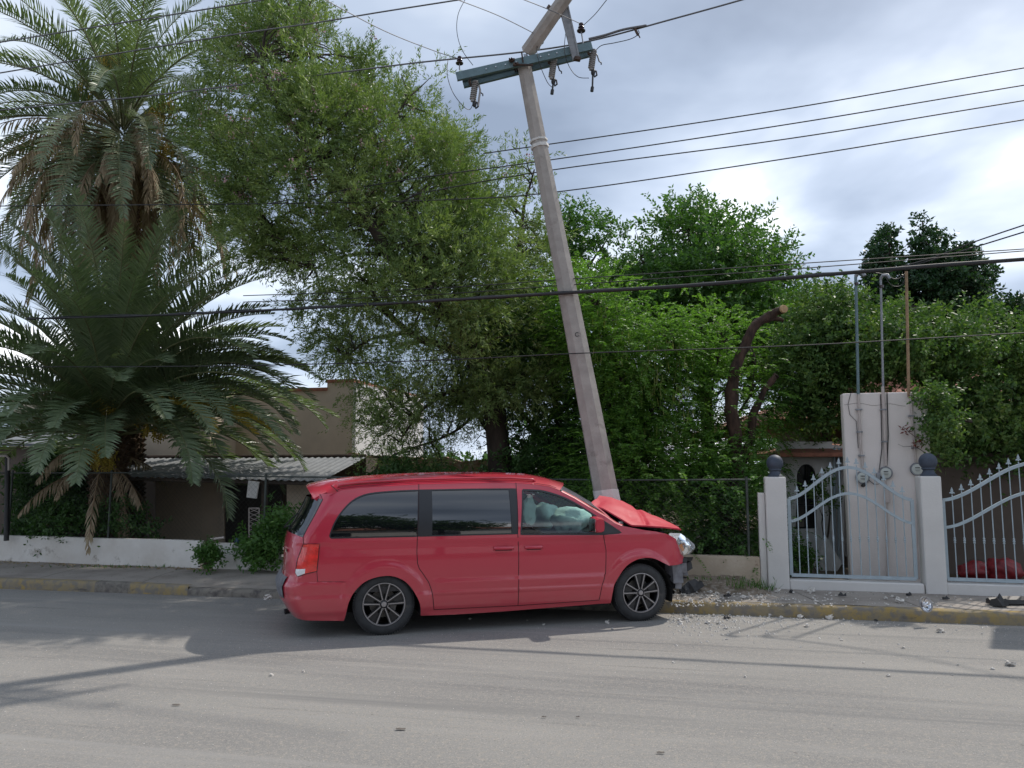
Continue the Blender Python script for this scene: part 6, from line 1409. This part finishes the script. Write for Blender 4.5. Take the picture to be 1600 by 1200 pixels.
# ---------------------------------------------------------------- debris
def stone_mesh(s, seed):
    b = MB(); b.sphere((0, 0, 0), s, 8, 6, sc=(1.2, .9, .62), jit=1.1, seed=seed); b.v = [tuple(Vector(v)+Vector(noise.noise_vector(Vector(v)*(2.2/s)))*s*.25) for v in b.v]; return b
protos = [stone_mesh(.035, i) for i in range(5)]
pm = []
def stone(x, y, z, s, label, group, name='concrete_chunk'):
    k = random.randrange(5)
    while len(pm) < 5: pm.append(None)
    if pm[k] is None:
        o = protos[k].build(name, M['rubble'], local=True); pm[k] = o
    else: o = pm[k].copy(); C.objects.link(o)
    o.name = name
    o.location = (x, y, z+.018*s); o.scale = (s, s, s*random.uniform(.8, 1.2)); o.rotation_euler = (random.uniform(-.3, .3), random.uniform(-.3, .3), random.uniform(0, 6.28)); tag(o, label, 'rubble', group); return o
random.seed(5)
def px_st(px, py, s, label, group, z=0):
    if group:
        size = 'tiny' if s < .45 else 'small' if s < .75 else 'fist-sized'
        zone = ('under the van', 'by the front wheel', 'below the dirt bank', 'below the left gate', 'below the middle pillar', 'below the right gate')[(px > 960)+(px > 1090)+(px > 1195)+(px > 1400)+(px > 1480)]
        row = 'on the road' if z == 0 and py > 982 else 'in the gutter' if z == 0 else 'on the back of the pavement' if py < 922 else 'on the pavement near the kerb'
        if zone == 'under the van': row = 'on the road'
        label = size+' broken concrete chunk '+row+' '+zone; group = size+' concrete chunks '+row+' '+zone
    q = gnd(px, py, z); stone(q.x, q.y, z, s, label, group)
for i in range(42):
    px_st(1050+abs(random.gauss(0, 95)), 917+random.uniform(-8, 24), random.uniform(.25, 1.1), 'broken concrete chunk on the pavement in front of the van', 'broken concrete on the pavement', .165)
for i in range(26):
    px_st(1050+abs(random.gauss(0, 140)), 962+abs(random.gauss(0, 9)), random.uniform(.25, 1.0), 'broken concrete chunk in the gutter beside the front wheel', 'broken concrete in the gutter')
for i in range(16):
    px_st(random.uniform(1180, 1560), 925+random.uniform(0, 22), random.uniform(.2, .7), 'small concrete fragment scattered on the pavement before the gates', 'fragments before the gates', .165)
for i in range(14):
    px_st(random.uniform(1040, 1560), random.uniform(985, 1060), random.uniform(.15, .5), 'pebble-sized concrete fragment scattered on the road', 'fragments on the road')
for i in range(6): px_st(random.uniform(700, 960), random.uniform(968, 988), random.uniform(.25, .8), 'concrete fragment lying under the side of the van', 'fragments under the van')
for px, py, s, z, lab in ((1268, 925, 1.4, .165, 'largest pale concrete block on the pavement left of the gate'), (1405, 940, 1.2, .165, 'pale concrete block on the pavement before the meter wall'), (1297, 968, 1.3, 0, 'flat concrete block in the gutter below the left gate'), (1250, 966, 1.1, 0, 'rounded concrete block in the gutter left of the flat one'), (1577, 1040, 1.2, 0, 'lone flat pale stone on the road near the right edge'), (1470, 988, 1.0, 0, 'pale stone on the road near the dark corner shadow'), (1094, 958, 1.4, 0, 'pale concrete block in the gutter just ahead of the front wheel'), (1165, 903, 1.6, .2, 'pale concrete lump at the foot of the dirt bank'), (1190, 905, 1.3, .2, 'pale concrete lump against the gate pillar foot'), (424, 1056, .5, 0, 'small stone alone on the road below the van tail'), (474, 1050, .4, 0, 'second small stone on the road below the rear wheel'), (418, 936, 1.3, .09, 'stone at the broken kerb end behind the van tail')):
    px_st(px, py, s, lab, None, z)
gp = []
for q in range(2800):
    u = random.random(); px = 1045+abs(random.gauss(0, 130)) if u < .75 else random.uniform(1040, 1600); py = random.choice([random.uniform(905, 948), 958+abs(random.gauss(0, 16))]); z = .17 if py < 950 else 0.002; gp.append((gnd(px, py, z), random.choice([.004, .005, .006, .009, .016])))
for q in range(900): gp.append((gnd(random.uniform(0, 1600), 960+abs(random.gauss(0, 90)), .002), random.uniform(.003, .006)))
b = MB()
for p, s in gp:
    a = random.random()*6.28; c_, s_ = math.cos(a)*s, math.sin(a)*s; b.add([p+Vector((c_, s_, 0)), p+Vector((-s_, c_, 0)), p+Vector((-c_*.9, -s_, 0)), p+Vector((s_, -c_*1.2, 0)), p+Vector((0, 0, s*.9))], [(0, 1, 4), (1, 2, 4), (2, 3, 4), (3, 0, 4)])
tag(b.build('gravel', M['rubble']), kind='stuff')
def shard(px, py, z, d, m, name, label, cat_, rz=0, seed=0, jit=.35, tilt=0):
    q = gnd(px, py, z); b = MB(); n0 = 0; T = Matrix.Rotation(rz, 4, 'Z') @ Matrix.Rotation(tilt, 4, 'Y')
    nx = 6; rows = []
    for i in range(nx+1):
        u = i/nx-.5; r_ = []
        for (yy, zz_) in ((-.5, .0), (-.42, .6), (0, 1), (.42, .6), (.5, 0), (.2, -.1)):
            k = noise.noise(Vector((u*3+seed, yy*2, seed*2))); r_.append(Vector((u*d[0], yy*d[1]*(1+jit*k)*(1-.5*abs(u)), zz_*d[2]*(1+jit*1.5*k)*(1-1.2*u*u))))
        rows.append(r_+[r_[0]])
    rows = [[T @ v+q+Vector((0, 0, .01)) for v in r_] for r_ in rows]; b.grid(rows); b.add(rows[0][:-1], [tuple(range(6))]); b.add(rows[-1][:-1], [tuple(range(5, -1, -1))])
    return tag(b.build(name, m, loc=q), label, cat_)
shard(1082, 925, .165, (.34, .16, .15), M['black'], 'bumper_fragment', 'black torn bumper piece lying tilted just ahead of the front wheel', 'car part', rz=.3, seed=1, tilt=-.45)
b = MB(); b.tube([gnd(1068, 902, .3), gnd(1085, 906, .25), gnd(1098, 916, .22)], .012, 6); tag(b.build('broken_trim_strip', M['black'], loc=gnd(1085, 906, .2)), 'thin black broken trim strip on the dirt ahead of the van', 'car part')
shard(1584, 944, .165, (.62, .14, .09), M['black'], 'bumper_fragment', 'long grey-black bumper piece at the right edge of the pavement', 'car part', rz=-.02, seed=4)
shard(1562, 946, .165, (.20, .16, .10), M['black'], 'bumper_fragment', 'crumpled black bracket left of the long bumper piece', 'car part', rz=.8, seed=6, jit=.9)
for px, py, z, s, lab in ((1137, 933, .165, .10, 'small black plastic bit on the pavement ahead of the van'), (1136, 967, 0, .09, 'small black plastic cube in the gutter'), (1236, 926, .165, .09, 'black plastic bit left of the largest concrete block'), (1316, 932, .165, .10, 'black plastic sliver before the left gate'), (1369, 971, 0, .05, 'tiny black bit upright in the gutter'), (1478, 937, .165, .08, 'black plastic bit below the middle pillar'), (1420, 931, .165, .08, 'black sliver before the plinth of the left gate')):
    shard(px, py, z, (s, s*.6, s*.35), M['black'], 'plastic_fragment', lab, 'car part', rz=px*.1, seed=px % 13, jit=.8)
for px, py, s in ((275, 1103, .06), (626, 1141, .07), (1032, 1178, .05), (850, 1122, .035), (903, 1122, .03)):
    shard(px, py, 0, (s, s*.4, .006), M['dryleaf'] if 'dryleaf' in M else M.setdefault('dryleaf', mat('dry_leaf', (.15, .13, .11), .9)), 'dry_leaf', {275: 'flat brown leaf on the road at lower left', 626: 'flat brown leaf on the road below the van door', 1032: 'flat brown leaf on the road near the bottom edge', 850: 'tiny brown leaf on the road left of its twin', 903: 'tiny brown leaf on the road right of its twin'}[px], 'leaf', seed=px % 7)
# knocked-out lamp reflector
q = gnd(1448, 956, .165); rl = empty('lamp_reflector', q, 'round clear lamp reflector knocked out of the van, lying on the pavement', 'car part')
T = Matrix.Translation(q+Vector((0, 0, .085))) @ Matrix.Rotation(R(75), 4, 'X') @ Matrix.Rotation(.3, 4, 'Y')
b = MB(); rw = []
for j in range(7):
    r_ = .088*math.sin(R(90)*j/6); rw.append([T @ Vector((r_*math.cos(2*math.pi*k/24)*(1+.05*(k % 2)), r_*math.sin(2*math.pi*k/24), -.06*math.cos(R(90)*j/6)+.006*(k % 2))) for k in range(25)])
b.grid(rw); b.build('bowl', M['chrome'], rl); MB().lathe([(.082, .0), (.092, .004), (.092, -.01), (.082, -.012)], 24, T).build('rim', M['polymer'], rl, smooth=True)
MB().tube([T @ Vector((0, 0, -.05)), T @ Vector((0, 0, -.01))], [.022, .015], 10).build('bulb_holder', M['lampwhite'], rl, smooth=True)
b = MB(); b.slab([at(388, 848, 12.95), at(402, 846, 12.95), at(402, 851, 12.95), at(388, 852, 12.95)], (.02, .1, 0)) if False else b.tube([at(328, 843, 13.3), at(350, 840, 13.3)], .022, 8); tag(b.build('pale_pipe_end', M['pvc'], loc=at(328, 843, 13.3), smooth=50), 'short pale pipe end lying on the whitewashed wall', 'pipe')
b = MB(); b.sphere(at(371, 845, 13.25), .05, 12, 8); M['blue'] = mat('blue_plastic', (.03, .06, .12), .3); tag(b.build('blue_ball', M['blue'], loc=at(371, 845, 13.25), smooth=True), 'small dark blue ball on the wall beside the shrub', 'ball')

# ---------------------------------------------------------------- across the street, behind the camera (seen mirrored in the van glass)
oh = empty('opposite_house', (5, -13, 0), 'pale house across the street, seen mirrored in the van windows', 'house')
b = MB(); b.box((5, -14, 2.4), (16, 6, 4.8)); b.build('wall', M['whitewall'], oh)
b = MB(); P4 = [(-3.6, -10.4, 4.85), (13.6, -10.4, 4.85), (13.6, -17.6, 4.85), (-3.6, -17.6, 4.85), (0, -14, 6.8), (10, -14, 6.8)]; b.add(P4, [(0, 1, 5, 4), (1, 2, 5), (2, 3, 4, 5), (3, 0, 4)]); b.build('roof', M['terracotta'], oh)
for wx in (-.5, 4, 8.5): MB().box((wx, -10.98, 3.2), (1.5, .06, 1.2)).build('window', M['glassdark'], oh)
def simple_tree(loc, r_, h, n, label):
    o = empty('street_tree', loc, label, 'tree', 'trees across the street'); cc = np.array(loc)+np.array([0, 0, h]); c0 = cc+norm(rng.normal(size=(n, 3)))*(rng.random((n, 1))**.4)*np.array([r_, r_, r_*.75])
    p, d = tufts(c0, 10, .35, cc, .3); B_, D, Ln, Lw = leaves_on(p, d, 6, .26, .12, .3); leafmesh('crown', B_, D, Ln, Lw, M['leafdark'], o)
    b = MB(); LP = limb(b, [Vector(loc), Vector(loc)+Vector((.1, 0, h*.5)), Vector(loc)+Vector((0, .1, h))], .2, .08); twigs(b, c0, LP, .02, 6, 4); b.build('trunk', M['bark'], o, smooth=True)
simple_tree((2.2, -6.4, 0), 2.9, 6.4, 260, 'dark tree across the street left, mirrored in the rear van window')
simple_tree((6.4, -6.8, 0), 1.8, 5.2, 120, 'dark tree across the street, mirrored in the sliding door window')
